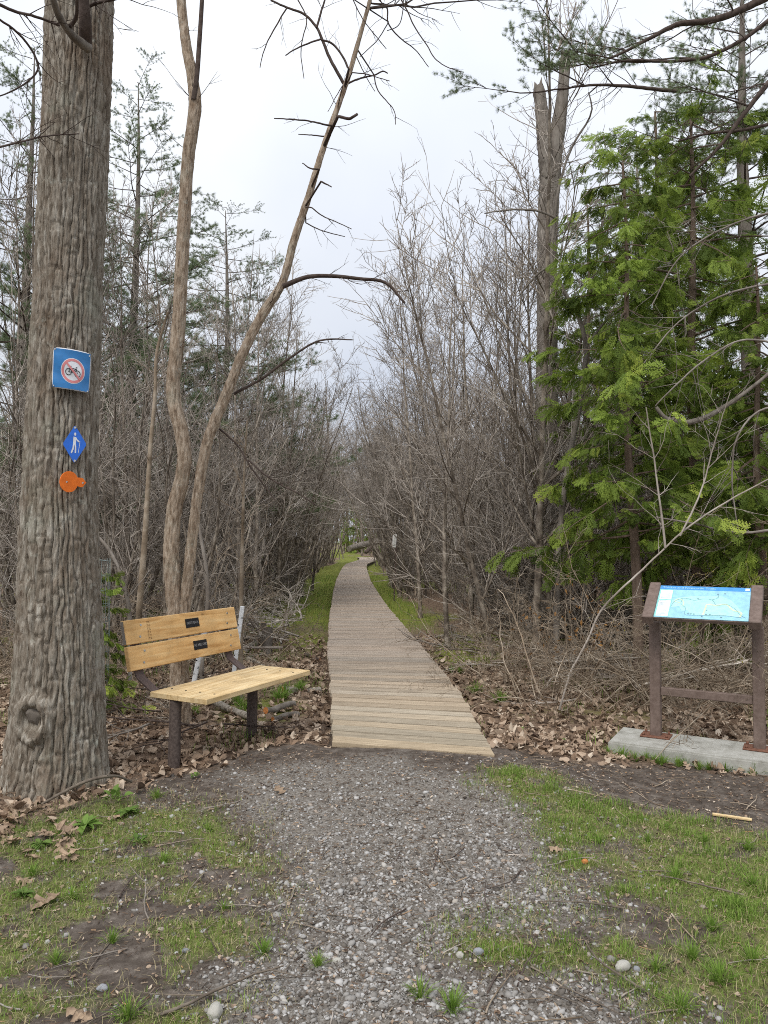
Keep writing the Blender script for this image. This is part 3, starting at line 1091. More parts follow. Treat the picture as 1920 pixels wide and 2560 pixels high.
# root flare and the callused wound low on the left
ang = np.arctan2(V[:, 1], V[:, 0])
zz = V[:, 2]
fl = np.clip((.55 - zz) / .75, 0, 1) ** 2 * (0.5 + 0.5 * np.cos(ang * 5 + 1.0)) * .07
rad = np.hypot(V[:, 0], V[:, 1])[:, None] + 1e-6
V[:, :2] += V[:, :2] / rad * fl[:, None]
wc = P(84, 1800, 4.90) - bt_base
dv = np.linalg.norm((V - wc) * [1, 1, .85], axis=1)
wn_ = norm(np.array([wc[0], wc[1], 0]))
dent = .05 * np.exp(-((dv - .10) / .04) ** 2) - .05 * np.exp(-(dv / .06) ** 2)
V[:, :2] += wn_[:2] * dent[:, None]
obj('trunk', mesh_np('trunk', V, quads=Q, tris=T_), M['bark_big'], big)
# broken branch collar in the wound
kn = spline([(*(wc - wn_ * .08), .06), (*(wc - wn_ * .02 + np.array([-.02, 0, .04])), .045), (*(wc + wn_ * .01 + np.array([-.04, 0, .06])), .012)], 9)
V, Q, T_ = bark_tube(kn, 18, 12, ridges=7, depth=.012, seed=8, rough=1.5)
obj('broken_knot', mesh_np('broken_knot', V, quads=Q, tris=T_), M['bark_grey'], big)


def px_branch(pts, Y, base=np.zeros(3), n=None, sides=8, seed=0, wob=0.0):
    """branch through photograph places: rows (px, py, width px[, Y])"""
    c = []
    for q in pts:
        y = q[3] if len(q) > 3 else Y
        p = P(q[0], q[1], y) - base
        c.append((*p, q[2] / F * y / 2))
    c = np.array(c)
    s = spline(c, n or max(6, len(pts) * 5))
    if wob:
        r_ = np.random.default_rng(seed)
        s[1:, :3] += np.cumsum(r_.normal(0, wob, (len(s) - 1, 3)), 0) * .4
    s[:, 3] = np.maximum(s[:, 3], .002)
    return s


def twigs_on(T, s, rng, n, L, r, ang=(.5, 1.1), sub=2, up=.02, t0=.15, sides=3):
    """side twigs along a branch given as spline rows"""
    tg = norm(np.gradient(s[:, :3], axis=0))
    for _ in range(n):
        k = int(rng.uniform(t0, 1) * (len(s) - 1))
        ln = L * rng.uniform(.35, 1)
        pts = grow(rng, s[k, :3], side_dir(rng, tg[k], rng.uniform(*ang)), ln, 6, .11, up)
        T.add(pts, np.linspace(min(r, s[k, 3] * .7), r * .3, 6), sides)
        tt = norm(np.gradient(pts, axis=0))
        for _ in range(sub):
            j = rng.integers(1, 6)
            T.add(grow(rng, pts[j], side_dir(rng, tt[j], rng.uniform(.4, 1.0)), ln * rng.uniform(.2, .5), 4, .1, up), np.linspace(r * .5, r * .22, 4), 3)


rng = np.random.default_rng(4)
for pts, mt, nm in (([(222, 122, 24, 4.95), (178, 85, 20, 4.8), (150, 45, 17, 4.7), (128, -20, 15, 4.55), (100, -160, 12, 4.4)], 'bark_grey', 'branch'),
                    ([(214, 118, 34, 4.97), (213, 60, 30, 4.85), (210, 10, 27, 4.8), (207, -60, 24, 4.75)], 'bark_dark', 'broken_branch'),
                    ([(170, 72, 10, 4.78), (190, 45, 9, 4.7), (193, 0, 8, 4.6), (196, -60, 7, 4.5)], 'bark_dark', 'branch')):
    s = px_branch(pts, 5, bt_base)
    V, Q, T_ = bark_tube(s, 12, 26, ridges=7, depth=.003, seed=5)
    obj(nm, mesh_np(nm, V, quads=Q, tris=T_), M[mt], big)
T = Tubes()
for pts in ([(-40, -5, 9, 4.3), (40, 30, 8, 4.5), (110, 50, 7, 4.7), (150, 65, 7, 4.78)], [(-30, 30, 6, 4.4), (60, 100, 6, 4.6), (95, 170, 5, 4.7), (40, 225, 4, 4.7), (-20, 250, 3, 4.7)],
            [(224, 15, 9, 4.9), (260, 3, 8, 4.8), (330, -10, 7, 4.7)], [(-30, 378, 6, 4.5), (60, 352, 5, 4.7), (130, 340, 4, 4.85), (200, 336, 3, 4.92)]):
    s = px_branch(pts, 4.7, bt_base, seed=3, wob=.004)
    T.add(s[:, :3], s[:, 3], 5)
    twigs_on(T, s, rng, 9, .35, .004)
obj('twigs', T.mesh('twigs'), M['bark_dark'], big)

# ---- no-bicycles sign, wrapped a little round the bark
SIGN = [P(133, 867, 4.93), P(229, 885, 5.025), P(223, 984, 5.02), P(129, 969, 4.925)]    # TL TR BR BL


def sg(u, v, h=0.0):
    """u,v in 0..1 from bottom left"""
    u, v, h = np.broadcast_arrays(np.asarray(u, float), np.asarray(v, float), np.asarray(h, float))
    TL, TR, BR, BL = SIGN
    p = ((1 - u) * v)[..., None] * TL + (u * v)[..., None] * TR + (u * (1 - v))[..., None] * BR + ((1 - u) * (1 - v))[..., None] * BL
    nrm = norm(np.cross(TR - BL, TL - BR))
    if nrm[1] > 0:
        nrm = -nrm
    bulge = .03 * (1 - (2 * u - 1) ** 2) + .004 * np.sin(u * 9 + v * 7) * (1 - v) + .003 * np.sin(v * 11 + u * 3)
    return p + nrm * (bulge + h)[..., None]


s_o = np.mean(SIGN, 0)
nb = thing('bicycle_ban_sign', 'square blue sign with a crossed out bicycle nailed to the trunk', 'sign', s_o)
M['sign_blue'] = flat_mat('sign_blue', (.012, .16, .42), .25, .6)
M['sign_white'] = flat_mat('sign_white', (.66, .67, .70), .3, .5)
M['sign_red'] = flat_mat('sign_red', (.60, .20, .20), .35, .5)
M['sign_black'] = flat_mat('sign_black', (.02, .02, .025), .5)
M['orange'] = flat_mat('orange', (.95, .20, .02), .5, .3)
M['marker_blue'] = flat_mat('marker_blue', (.012, .13, .60), .3, .5)


def grid_patch(name, u0, u1, v0, v1, n, h, mat, parent, fn=sg, org=s_o, round_=0.0):
    u, v = np.meshgrid(np.linspace(u0, u1, n), np.linspace(v0, v1, n))
    if round_:
        a, b_ = (u - .5) * 2, (v - .5) * 2
        k = np.maximum(np.abs(a), np.abs(b_)) / np.maximum(1e-6, (np.abs(a) ** 10 + np.abs(b_) ** 10) ** .1)
        u, v = .5 + a * k / 2, .5 + b_ * k / 2
    V = fn(u.ravel(), v.ravel(), h) - org
    i, j = np.meshgrid(np.arange(n - 1), np.arange(n - 1), indexing='ij')
    Q = np.stack([i * n + j, i * n + j + 1, (i + 1) * n + j + 1, (i + 1) * n + j], -1).reshape(-1, 4)
    return obj(name, mesh_np(name, V, quads=Q), mat, parent)


def strip2(name, pts, w, mat, parent, h, closed=False, fn=sg, org=s_o, n=None):
    c = np.array(pts, float)
    if closed:
        c = np.vstack([c, c[:1]])
    s = [c[0]]
    for a, b_ in zip(c[:-1], c[1:]):
        for t in np.linspace(0, 1, n or 4)[1:]:
            s.append(a + (b_ - a) * t)
    s = np.array(s)
    t = norm(np.gradient(s, axis=0))
    if closed:
        t[0] = t[-1] = norm(s[1] - s[-2])
    nn = np.stack([-t[:, 1], t[:, 0]], -1) * w / 2
    A = np.concatenate([s + nn, s - nn])
    V = fn(A[:, 0], A[:, 1], h) - org
    k = len(s)
    Q = [(i, i + 1, k + i + 1, k + i) for i in range(k - 1)]
    return V, np.array(Q)


def join_strips(name, lst, mat, parent):
    V, Q, off = [], [], 0
    for v, q in lst:
        V.append(v)
        Q.append(q + off)
        off += len(v)
    return obj(name, mesh_np(name, np.concatenate(V), quads=np.concatenate(Q)), mat, parent)


def circ(cx, cy, r, n=32):
    a = np.linspace(0, 2 * math.pi, n, endpoint=False)
    return np.stack([cx + r * np.cos(a), cy + r * np.sin(a)], -1)


pb = grid_patch('border', 0, 1, 0, 1, 14, 0, M['sign_white'], nb, round_=1)
sol = pb.modifiers.new('thick', 'SOLIDIFY')
sol.thickness = .003
grid_patch('panel', .022, .978, .022, .978, 14, .0015, M['sign_blue'], nb)


def disc(name, cx, cy, r, h, mat, parent, fn=sg, org=s_o):
    rings, n = 5, 32
    V = [fn(cx, cy, h) - org]
    for k in range(1, rings + 1):
        c = circ(cx, cy, r * k / rings, n)
        V.extend(fn(c[:, 0], c[:, 1], h) - org)
    T_ = [(0, 1 + (j + 1) % n, 1 + j) for j in range(n)]
    Q = [(1 + (k - 1) * n + j, 1 + (k - 1) * n + (j + 1) % n, 1 + k * n + (j + 1) % n, 1 + k * n + j) for k in range(1, rings) for j in range(n)]
    return obj(name, mesh_np(name, np.array(V).reshape(-1, 3), quads=Q, tris=T_), mat, parent)


CX, CY = .535, .47
disc('disc', CX, CY, .315, .0025, M['sign_white'], nb)
join_strips('red_ring', [strip2('', circ(CX, CY, .268, 40), .062, None, None, .0035, True)], M['sign_red'], nb)
bw_, bh_ = .0165, .0050
wl_, wr_ = (CX - .115, CY - .035), (CX + .12, CY - .055)
bike = [strip2('', circ(*wl_, .076, 24), bw_, None, None, bh_, True), strip2('', circ(*wr_, .076, 24), bw_, None, None, bh_, True)]
for ln in ([wl_, (CX - .06, CY + .065)], [wl_, (CX - .01, CY - .04)], [(CX - .01, CY - .04), (CX - .065, CY + .1)], [(CX - .06, CY + .06), (CX + .075, CY + .05)],
           [(CX - .01, CY - .04), (CX + .08, CY + .05)], [wr_, (CX + .075, CY + .09)], [(CX + .075, CY + .09), (CX + .11, CY + .10)], [(CX - .1, CY + .1), (CX - .04, CY + .105)]):
    bike.append(strip2('', ln, bw_, None, None, bh_))
join_strips('bicycle', bike, M['sign_black'], nb)
join_strips('red_slash', [strip2('', [(CX - .19, CY + .19), (CX + .19, CY - .19)], .05, None, None, .0062, n=10)], M['sign_red'], nb)
for u, v in ((.05, .95), (.95, .04), (.95, .93), (.05, .05)):
    p = sg(u, v, .004) - s_o
    obj('nail_head', cyl_mesh(.006, .005, .004, 10), M['steel'], nb, p, (math.pi / 2, 0, 0))

# ---- hiker diamond
DM = [P(187, 1063, 4.955), P(216, 1112, 5.0), P(185.5, 1159, 4.95), P(156, 1110, 4.925)]     # top right bottom left
d_o = np.mean(DM, 0)
dm_u = (DM[1] - DM[3]) / 2
dm_v = (DM[0] - DM[2]) / 2
dm_n = norm(np.cross(dm_v, dm_u))
if dm_n[1] > 0:
    dm_n = -dm_n
hk = thing('hiker_marker', 'blue diamond marker with a white walking hiker on the trunk', 'trail marker', d_o - dm_n * 0.0)


def dg(u, v, h=0.0):
    u, v, h = np.broadcast_arrays(np.asarray(u, float), np.asarray(v, float), np.asarray(h, float))
    return d_o + u[..., None] * dm_u + v[..., None] * dm_v + (h + .012)[..., None] * dm_n


def poly_plate(name, pts, fn, org, h, thick, mat, parent):
    bm = bmesh.new()
    pts = np.array(pts, float)
    f = [bm.verts.new(tuple(q)) for q in (fn(pts[:, 0], pts[:, 1], h) - org)]
    bk = [bm.verts.new(tuple(q)) for q in (fn(pts[:, 0], pts[:, 1], h - thick) - org)]
    bm.faces.new(f)
    bm.faces.new(bk[::-1])
    n = len(f)
    for i in range(n):
        bm.faces.new((f[i], bk[i], bk[(i + 1) % n], f[(i + 1) % n]))
    bmesh.ops.recalc_face_normals(bm, faces=bm.faces[:])
    me = bpy.data.meshes.new(name)
    bm.to_mesh(me)
    bm.free()
    return obj(name, me, mat, parent)


dia = []
for cx, cy in ((0, 1), (1, 0), (0, -1), (-1, 0)):
    for o_ in (-.06, .06):
        tx, ty = (-cy, cx)
        dia.append((cx * (1 - .06) + tx * o_ * -1, cy * (1 - .06) + ty * o_ * -1))
poly_plate('diamond_plate', dia, dg, d_o, 0, .003, M['marker_blue'], hk)
hb = [strip2('', [(.0, .38), (-.03, -.02)], .24, None, None, .0012, fn=dg, org=d_o), strip2('', [(-.09, -.0), (-.13, -.22), (-.28, -.46)], .12, None, None, .0014, fn=dg, org=d_o),
      strip2('', [(.04, 0.0), (.07, -.22), (.06, -.46)], .12, None, None, .0013, fn=dg, org=d_o), strip2('', [(.06, .36), (.2, .2), (.38, .12)], .08, None, None, .0015, fn=dg, org=d_o),
      strip2('', [(.44, .14), (.40, -.0), (.3, -.46)], .035, None, None, .0011, fn=dg, org=d_o)]
join_strips('hiker', hb, M['sign_white'], hk)
disc('hiker_head', .02, .52, .085, .0013, M['sign_white'], hk, dg, d_o)
for v in (.86, -.86):
    obj('nail_head', cyl_mesh(.008, .007, .004, 10), M['steel'], hk, dg(.02, v, .002) - d_o, (math.pi / 2, 0, 0))

# ---- orange disc with a pointed tab
o_o = P(186, 1206, 4.955)
om = thing('orange_marker', 'orange round trail marker with a pointed tab on the trunk', 'trail marker', o_o)
ou, ov = (P(187, 1206, 4.958) - P(186, 1206, 4.955)), (P(186, 1205, 4.955) - P(186, 1206, 4.955))
on = norm(np.cross(ov, ou))
on = -on if on[1] > 0 else on


def og(u, v, h=0.0):
    u, v, h = np.broadcast_arrays(np.asarray(u, float), np.asarray(v, float), np.asarray(h, float))
    return o_o + u[..., None] * ou + v[..., None] * ov + (h + .012)[..., None] * on


a = np.linspace(math.radians(24), math.radians(336), 40)
outl = [(-16 + 22.5 * math.cos(t), 1.5 + 26 * math.sin(t)) for t in a]
outl += [(12, -12.5), (18, -12), (27, -1), (18, 11), (12, 11.5)]
poly_plate('marker_plate', outl, og, o_o, 0, .004, M['orange'], om)
for u, v in ((-23, 1), (17, -1.5)):
    obj('nail_head', cyl_mesh(.007, .006, .006, 10), M['steel'], om, og(u, v, .002) - o_o, (math.pi / 2, 0, 0))

# ------------------------------------------------------------------ forked tree behind the bench
FY = 6.9
fb = np.array([P(452, 1790, FY)[0], FY, -.13])
fork = thing('forked_tree', 'pale barked tree with two diverging stems behind the bench', 'tree', fb)


def zz1(pts, Y, w0, w1):
    n = len(pts)
    return [(640 + x * .422, y * .422, w0 + (w1 - w0) * k / max(1, n - 1), Y) for k, (x, y) in enumerate(pts)]


s1 = px_branch([(452, 1850, 78), (450, 1760, 66), (447, 1650, 58), (436, 1500, 53), (428, 1380, 50), (440, 1250, 48), (461, 1165, 46), (453, 1080, 46), (434, 1000, 45), (444, 850, 44),
                (455, 650, 42), (470, 400, 40), (487, 230, 40), (470, 140, 34), (453, 0, 31), (449, -150, 29), (470, -600, 22)], FY, fb, n=40)
s1[:, 3] *= .74
V, Q, T_ = bark_tube(s1, 64, 420, ridges=22, depth=.0075, seed=21, rough=1.0, lump=.05, plate=.045, furrow=.4)
obj('trunk', mesh_np('trunk', V, quads=Q, tris=T_), M['bark_fork'], fork)
s2 = px_branch([(456, 1640, 40), (464, 1500, 38), (480, 1350, 36), (500, 1200, 36), (520, 1100, 36), (560, 1000, 36), (600, 900, 34), (660, 780, 32), (700, 720, 30), (735, 600, 27),
                (775, 480, 25), (805, 380, 22), (840, 280, 20), (868, 200, 18), (900, 90, 15), (925, 0, 14), (950, -120, 12), (985, -330, 8)], FY, fb, n=40)
s2[:, 3] *= .67
V, Q, T_ = bark_tube(s2, 48, 380, ridges=17, depth=.0065, seed=22, rough=1.0, lump=.05, plate=.045, furrow=.4)
V = V.copy()
obj('trunk', mesh_np('trunk', V, quads=Q, tris=T_), M['bark_fork'], fork)
s3 = px_branch([(484, 250, 14), (491, 200, 13), (498, 110, 12), (505, 0, 11), (510, -150, 9)], FY - .05, fb)
T = Tubes()
T.add(s3[:, :3], s3[:, 3], 8)
rng = np.random.default_rng(9)
zb = [([(525, 505), (440, 345), (390, 230), (360, 165), (270, 75), (185, 45), (80, 0)], 9, 5), ([(550, 410), (495, 300), (440, 250), (385, 232)], 6, 5),
      ([(485, 690), (560, 700), (605, 672)], 8, 7), ([(450, 745), (330, 720), (200, 708), (110, 705)], 5, 2.5), ([(430, 810), (330, 798), (255, 790)], 4, 2), ([(375, 1003), (315, 995), (275, 970)], 5, 2.5),
      ([(385, 1075), (450, 1105)], 5, 3), ([(545, 495), (610, 465), (700, 445), (760, 420), (780, 430)], 5, 3), ([(700, 445), (720, 530), (770, 600), (815, 650), (825, 740)], 3.4, 2),
      ([(385, 232), (270, 275), (175, 333)], 5, 3), ([(360, 165), (390, 60), (410, 0), (420, -80)], 6, 4), ([(680, 20), (770, 35), (785, 130), (870, 235), (950, 300), (1020, 400)], 5, 2),
      ([(785, 130), (720, 230), (615, 335)], 3, 2), ([(850, -20), (890, 50), (940, 150), (1010, 260), (1060, 345), (1130, 400), (1215, 430)], 4, 2), ([(570, 430), (640, 435), (700, 448), (800, 475)], 3, 2),
      ([(185, 45), (90, 210), (50, 300), (25, 405)], 4, 2), ([(240, -20), (300, 110), (270, 270), (270, 370), (283, 468)], 3.4, 2), ([(570, -10), (640, 120), (720, 215), (780, 285)], 3, 2),
      ([(590, 325), (640, 430), (705, 540)], 3, 1.8), ([(330, 1230), (400, 1280), (480, 1310), (575, 1352)], 3.4, 2), ([(295, 1320), (380, 1360), (460, 1380), (535, 1398)], 3.4, 2),
      ([(515, 505), (470, 580), (430, 660)], 2.6, 1.6), ([(700, -30), (760, 20), (850, -20)], 3, 2), ([(880, -40), (830, 160), (780, 180)], 2.6, 2)]
for pts, a_, b_ in zb:
    s = px_branch(zz1(pts, FY + rng.uniform(-.5, .3), a_, b_), FY, fb, seed=len(pts) + int(a_), wob=.003)
    near_ = np.linalg.norm((s2[:, :3] - s[0, :3]) * [1, .3, 1], axis=1)
    if near_.min() < .3:                    # root the branch in its stem
        s = np.vstack([np.append(s2[near_.argmin(), :3], s[0, 3] * 1.2), s])
    T.add(s[:, :3], s[:, 3], 5)
    if len(pts) > 3:
        twigs_on(T, s, rng, 3, .3, .003, sub=1)
for pts in ([(548, 1072, 6), (590, 1110, 5), (625, 1165, 4.5), (685, 1247, 3)], [(620, 1150, 5), (680, 1200, 4.5), (740, 1230, 4), (790, 1262, 3)], [(585, 985, 8), (650, 950, 7), (730, 890, 6), (800, 850, 5), (880, 848, 3)]):
    s = px_branch(pts, FY + .1, fb, seed=4, wob=.004)
    T.add(s[:, :3], s[:, 3], 5)
    twigs_on(T, s, rng, 5, .4, .004)
s4 = px_branch([(706, 716, 14), (770, 692, 11), (830, 690, 10), (900, 697, 9), (960, 705, 8), (1012, 757, 6)], FY - .1, fb)
T.add(s4[:, :3], s4[:, 3], 7)
twigs_on(T, s4, rng, 9, .4, .004)
# old short twigs and sprouts on the stems, and branches above the frame
for s, n_ in ((s1, 14), (s2, 16)):
    twigs_on(T, s, rng, n_, .5, .004, ang=(.8, 1.4), sub=2, t0=.35)
for s in (s1, s2):
    tg = norm(np.gradient(s[:, :3], axis=0))
    for _ in range(14):
        k = int(rng.uniform(.84, .99) * (len(s) - 1))
        b_ = grow(rng, s[k, :3], side_dir(rng, tg[k], rng.uniform(.5, 1.0)), rng.uniform(1.0, 2.2), 9, .1, .01)
        rr_ = np.linspace(.012, .004, 9)
        T.add(b_, rr_, 5)
        twigs_on(T, np.column_stack([b_, rr_]), rng, 9, .8, .006)
obj('branches', T.mesh('branches'), M['bark_dark'], fork)

# ------------------------------------------------------------------ the broken snag on the right
SY = 13.0
sb = np.array([P(1372, 1560, SY)[0], SY, -.14])
snag = thing('broken_snag', 'grey dead tree forking into two snapped off tops', 'tree', sb)
sA = px_branch([(1372, 1570, 74), (1370, 1300, 62), (1368, 1000, 55), (1368, 750, 50), (1370, 550, 50), (1375, 440, 52), (1385, 370, 44), (1400, 290, 34), (1408, 220, 28), (1413, 150, 26), (1414, 132, 22)], SY, sb)
V, Q, T_ = bark_tube(sA, 30, 260, ridges=10, depth=.014, seed=31, rough=.9)
top = V[-32:-2]
V[-32:-2, 2] += np.random.default_rng(3).uniform(-.12, .1, 30)
obj('trunk', mesh_np('trunk', V, quads=Q, tris=T_), M['bark_grey'], snag)
sB = px_branch([(1374, 450, 40), (1366, 400, 40), (1358, 320, 34), (1352, 260, 29), (1347, 222, 25), (1346, 214, 20)], SY - .06, sb)
V, Q, T_ = bark_tube(sB, 24, 60, ridges=8, depth=.02, seed=33, rough=1.2)
V[-26:-2, 2] += np.random.default_rng(5).uniform(-.1, .12, 24)
obj('broken_top', mesh_np('broken_top', V, quads=Q, tris=T_), M['bark_grey'], snag)
T = Tubes()
rng = np.random.default_rng(12)
twigs_on(T, sA, rng, 26, 1.3, .008, ang=(.7, 1.3), sub=4, t0=.3)
obj('branches', T.mesh('branches'), M['bark_dark'], snag)

# ------------------------------------------------------------------ generic growers
def shrub_meshes(seed, nstem=6, H=4.5, spread=.28, r0=.022, n1=13, n2=6, n3=2, lean=(0, 0), arch=0.0, wob=.07, base=.3, upr=.012, rmin=.0028, t0=.1):
    rng = np.random.default_rng(seed)
    S, W = Tubes(), Tubes()
    for _ in range(nstem):
        a = rng.uniform(0, 2 * math.pi)
        p0 = np.array([base * rng.uniform(0, 1) * math.cos(a), base * rng.uniform(0, 1) * math.sin(a), -.08])
        d0 = np.array([spread * math.cos(a) + lean[0] + rng.normal(0, .08), spread * math.sin(a) + lean[1] + rng.normal(0, .08), 1.0])
        L = H * rng.uniform(.6, 1.08)
        st = grow(rng, p0, d0, L, 15, wob, upr - arch)
        rr_ = r0 * rng.uniform(.55, 1.2)
        rad = np.linspace(rr_, rr_ * .12 + rmin, 15)
        S.add(st, rad, 6)
        tg = norm(np.gradient(st, axis=0))
        for _ in range(n1):
            t = rng.uniform(t0, 1) ** .8
            k = min(14, int(t * 14))
            l1 = H * rng.uniform(.1, .34) * (1.15 - .6 * t)
            b1 = grow(rng, st[k], side_dir(rng, tg[k], rng.uniform(.45, 1.15)), l1, 8, .12, .035 - arch)
            r1 = max(rad[k] * .45, rmin * 1.5)
            W.add(b1, np.linspace(r1, rmin * 1.1, 8), 4)
            t1 = norm(np.gradient(b1, axis=0))
            for _ in range(n2):
                j = int(rng.integers(1, 8))
                l2 = l1 * rng.uniform(.25, .7)
                b2 = grow(rng, b1[j], side_dir(rng, t1[j], rng.uniform(.4, 1.1)), l2, 5, .14, .04 - arch)
                W.add(b2, np.linspace(rmin * 1.3, rmin * .8, 5), 3)
                t2 = norm(np.gradient(b2, axis=0))
                for _ in range(n3):
                    q = int(rng.integers(1, 5))
                    W.add(grow(rng, b2[q], side_dir(rng, t2[q], rng.uniform(.4, 1.1)), l2 * rng.uniform(.25, .7), 3, .15, .05), np.linspace(rmin, rmin * .55, 3), 3)
    return S.mesh('stems'), W.mesh('twigs')


def tree_meshes(seed, H=11, r0=.11, n1=26, n2=9, n3=5, n4=2, clear=.3, lift=.03, wob=.03, rmin=.005, ang=(.5, 1.0), lfac=.34):
    """a single-stemmed bare tree"""
    rng = np.random.default_rng(seed)
    S, W = Tubes(), Tubes()
    st = grow(rng, np.array([0, 0, -.1]), np.array([rng.normal(0, .06), rng.normal(0, .06), 1.0]), H, 24, wob, .01)
    rad = r0 * (1 - np.linspace(0, 1, 24) ** 1.1 * .93)
    rad[0] *= 1.3
    S.add(st, rad, 9)
    tg = norm(np.gradient(st, axis=0))
    for _ in range(n1):
        t = rng.uniform(clear, 1)
        k = min(23, int(t * 23))
        l1 = H * lfac * (1.15 - .85 * t) * rng.uniform(.6, 1.15)
        b1 = grow(rng, st[k], side_dir(rng, tg[k], rng.uniform(*ang)), l1, 10, .07, lift)
        r1 = max(rad[k] * .42, rmin * 1.6)
        S.add(b1, np.linspace(r1, rmin * 1.2, 10), 5)
        t1 = norm(np.gradient(b1, axis=0))
        for _ in range(n2):
            j = int(rng.integers(2, 10))
            l2 = l1 * rng.uniform(.2, .55)
            b2 = grow(rng, b1[j], side_dir(rng, t1[j], rng.uniform(.4, 1.0)), l2, 6, .1, lift)
            W.add(b2, np.linspace(rmin * 1.5, rmin * .9, 6), 4)
            t2 = norm(np.gradient(b2, axis=0))
            for _ in range(n3):
                q = int(rng.integers(1, 6))
                l3 = l2 * rng.uniform(.25, .6)
                b3 = grow(rng, b2[q], side_dir(rng, t2[q], rng.uniform(.4, 1.0)), l3, 4, .1, lift)
                W.add(b3, np.linspace(rmin, rmin * .6, 4), 3)
                for _ in range(n4):
                    q2 = int(rng.integers(1, 4))
                    W.add(grow(rng, b3[q2], side_dir(rng, norm(b3[-1] - b3[0]), rng.uniform(.5, 1)), l3 * rng.uniform(.3, .6), 3, .1, lift), np.linspace(rmin * .7, rmin * .45, 3), 3)
    return S.mesh('trunk'), W.mesh('twigs')


def plant_pair(name, pair, loc, rz, sc, label, cat, group, m1, m2, n1='stems', n2='twigs', tilt=(0, 0)):
    r = thing(name, label, cat, loc, 0, group)
    r.rotation_euler = (tilt[0], tilt[1], rz)
    r.scale = (sc, sc, sc) if not isinstance(sc, tuple) else sc
    obj(n1, pair[0], M[m1], r)
    obj(n2, pair[1], M[m2], r)
    return r


# ------------------------------------------------------------------ bare shrubs of the thicket
R_ = random.Random(77)
SH = [shrub_meshes(100 + k, nstem=R_.choice((6, 7, 8)), H=R_.uniform(4.6, 6.4), spread=R_.uniform(.12, .30), r0=R_.uniform(.028, .05), n1=12, n2=5, n3=2, wob=.085) for k in range(8)]
SHL = [shrub_meshes(140 + k, nstem=7, H=5.2, spread=.16, lean=(.15, 0), r0=.036, n1=12, n2=5, n3=2, arch=-.012, t0=.38, wob=.08) for k in range(4)]      # leaning towards +X
TG = [shrub_meshes(160 + k, nstem=9, H=2.6, spread=.75, r0=.011, n1=9, n2=5, n3=2, arch=.075, wob=.16, base=.6, rmin=.0022) for k in range(4)]   # arching tangles
SM = [shrub_meshes(180 + k, nstem=10, H=1.9, spread=.25, r0=.007, n1=8, n2=4, n3=2, wob=.1, base=.5, rmin=.002) for k in range(4)]               # low brush


def nearest_ok(x, y, pts, r):
    return all((x - a) ** 2 + (y - b) ** 2 > r * r for a, b in pts)


placed = []


def in_frame(x, y, m=.8):
    return abs(x) < .53 * y + m


def scatter(n, xr, yr, r, tries=4000):
    out = []
    for _ in range(tries):
        if len(out) >= n:
            break
        # even in apparent area: nearer places come up as often as far ones
        y = yr[0] + (yr[1] - yr[0]) * R_.random() ** 1.35
        x = R_.uniform(*xr(y))
        if y < 10.6 and x > 0 and x / y > .19:      # the cedars stand here
            continue
        if in_frame(x, y) and nearest_ok(x, y, placed, r):
            out.append((x, y))
            placed.append((x, y))
    return out


def left_range(y):
    xl, _ = board_mid(y)
    return (-.53 * y - .8, float(xl) - 1.1 if y > 17 else min(float(xl) - 1.1, -.225 * y))


def right_range(y):
    _, xr = board_mid(y)
    return (float(xr) + (0.75 if y > 10.5 else 1.15), .53 * y + .8)


def shrub_label(x, y, side):
    if side == 'left':
        gap = left_range(y)[1] - x
        if y < 13:
            return ('leafless shrub standing behind the bench and the forked tree', 'bare shrubs behind the bench') if x > -.27 * y else ('leafless shrub at the photo edge behind the marker tree', 'bare shrubs behind the marker tree')
        if gap < 1.8:
            return ('leafless shrub leaning over the left edge of the boardwalk', 'bare shrubs on the left edge of the boardwalk')
        return ('leafless shrub deep in the thicket between the forked tree and the boardwalk', 'bare shrubs in the left thicket')
    gap = x - right_range(y)[0]
    if y < 12:
        return ('leafless shrub of the near thicket beside the cedars and the map stand', 'bare shrubs near the cedars')
    if gap < 1.8:
        return ('leafless shrub leaning over the right edge of the boardwalk', 'bare shrubs on the right edge of the boardwalk')
    return ('leafless shrub deep in the thicket around the grey snag', 'bare shrubs in the right thicket')


def put_shrub(x, y, side, lean_in, sc):
    if side == 'right' and y < 20.6 and x - right_range(y)[0] < 1.6:
        x += 1.1
        lean_in = False
        sc *= .85
    lab, grp = shrub_label(x, y, side)
    if lean_in:
        plant_pair('bare_shrub', R_.choice(SHL), (x, y, -.12), (0 if side == 'left' else math.pi) + R_.uniform(-.6, .6), sc, lab, 'shrub', grp, 'stem', 'twig')
    else:
        plant_pair('bare_shrub', R_.choice(SH), (x, y, -.12), R_.uniform(0, 6.28), sc, lab, 'shrub', grp, 'stem', 'twig')


d = 12.5
while d < 52:
    x = left_range(d)[1] - R_.uniform(.15, .8)
    if d > 16:
        put_shrub(x, d + R_.uniform(-.4, .4), 'left', True, R_.uniform(.8, 1.2) * (1 + max(0, d - 18) * .012))
    placed.append((x, d))
    x = right_range(d)[0] + R_.uniform(.15, .8)
    put_shrub(x, d + R_.uniform(-.4, .4), 'right', True, R_.uniform(.9, 1.3) * (1 + max(0, d - 18) * .012))
    placed.append((x, d))
    d += 1.25 + d * .012
for (x, y) in scatter(76, left_range, (9.2, 42), .8):
    put_shrub(x, y, 'left', left_range(y)[1] - x < 1.6 and R_.random() < .6, R_.uniform(.7, 1.2) * (1 if y > 14 else .85))
for (x, y) in scatter(84, right_range, (8.2, 42), .74):
    put_shrub(x, y, 'right', x - right_range(y)[0] < 1.6 and R_.random() < .6, R_.uniform(.8, 1.35) * (1 if y > 12 else .85))
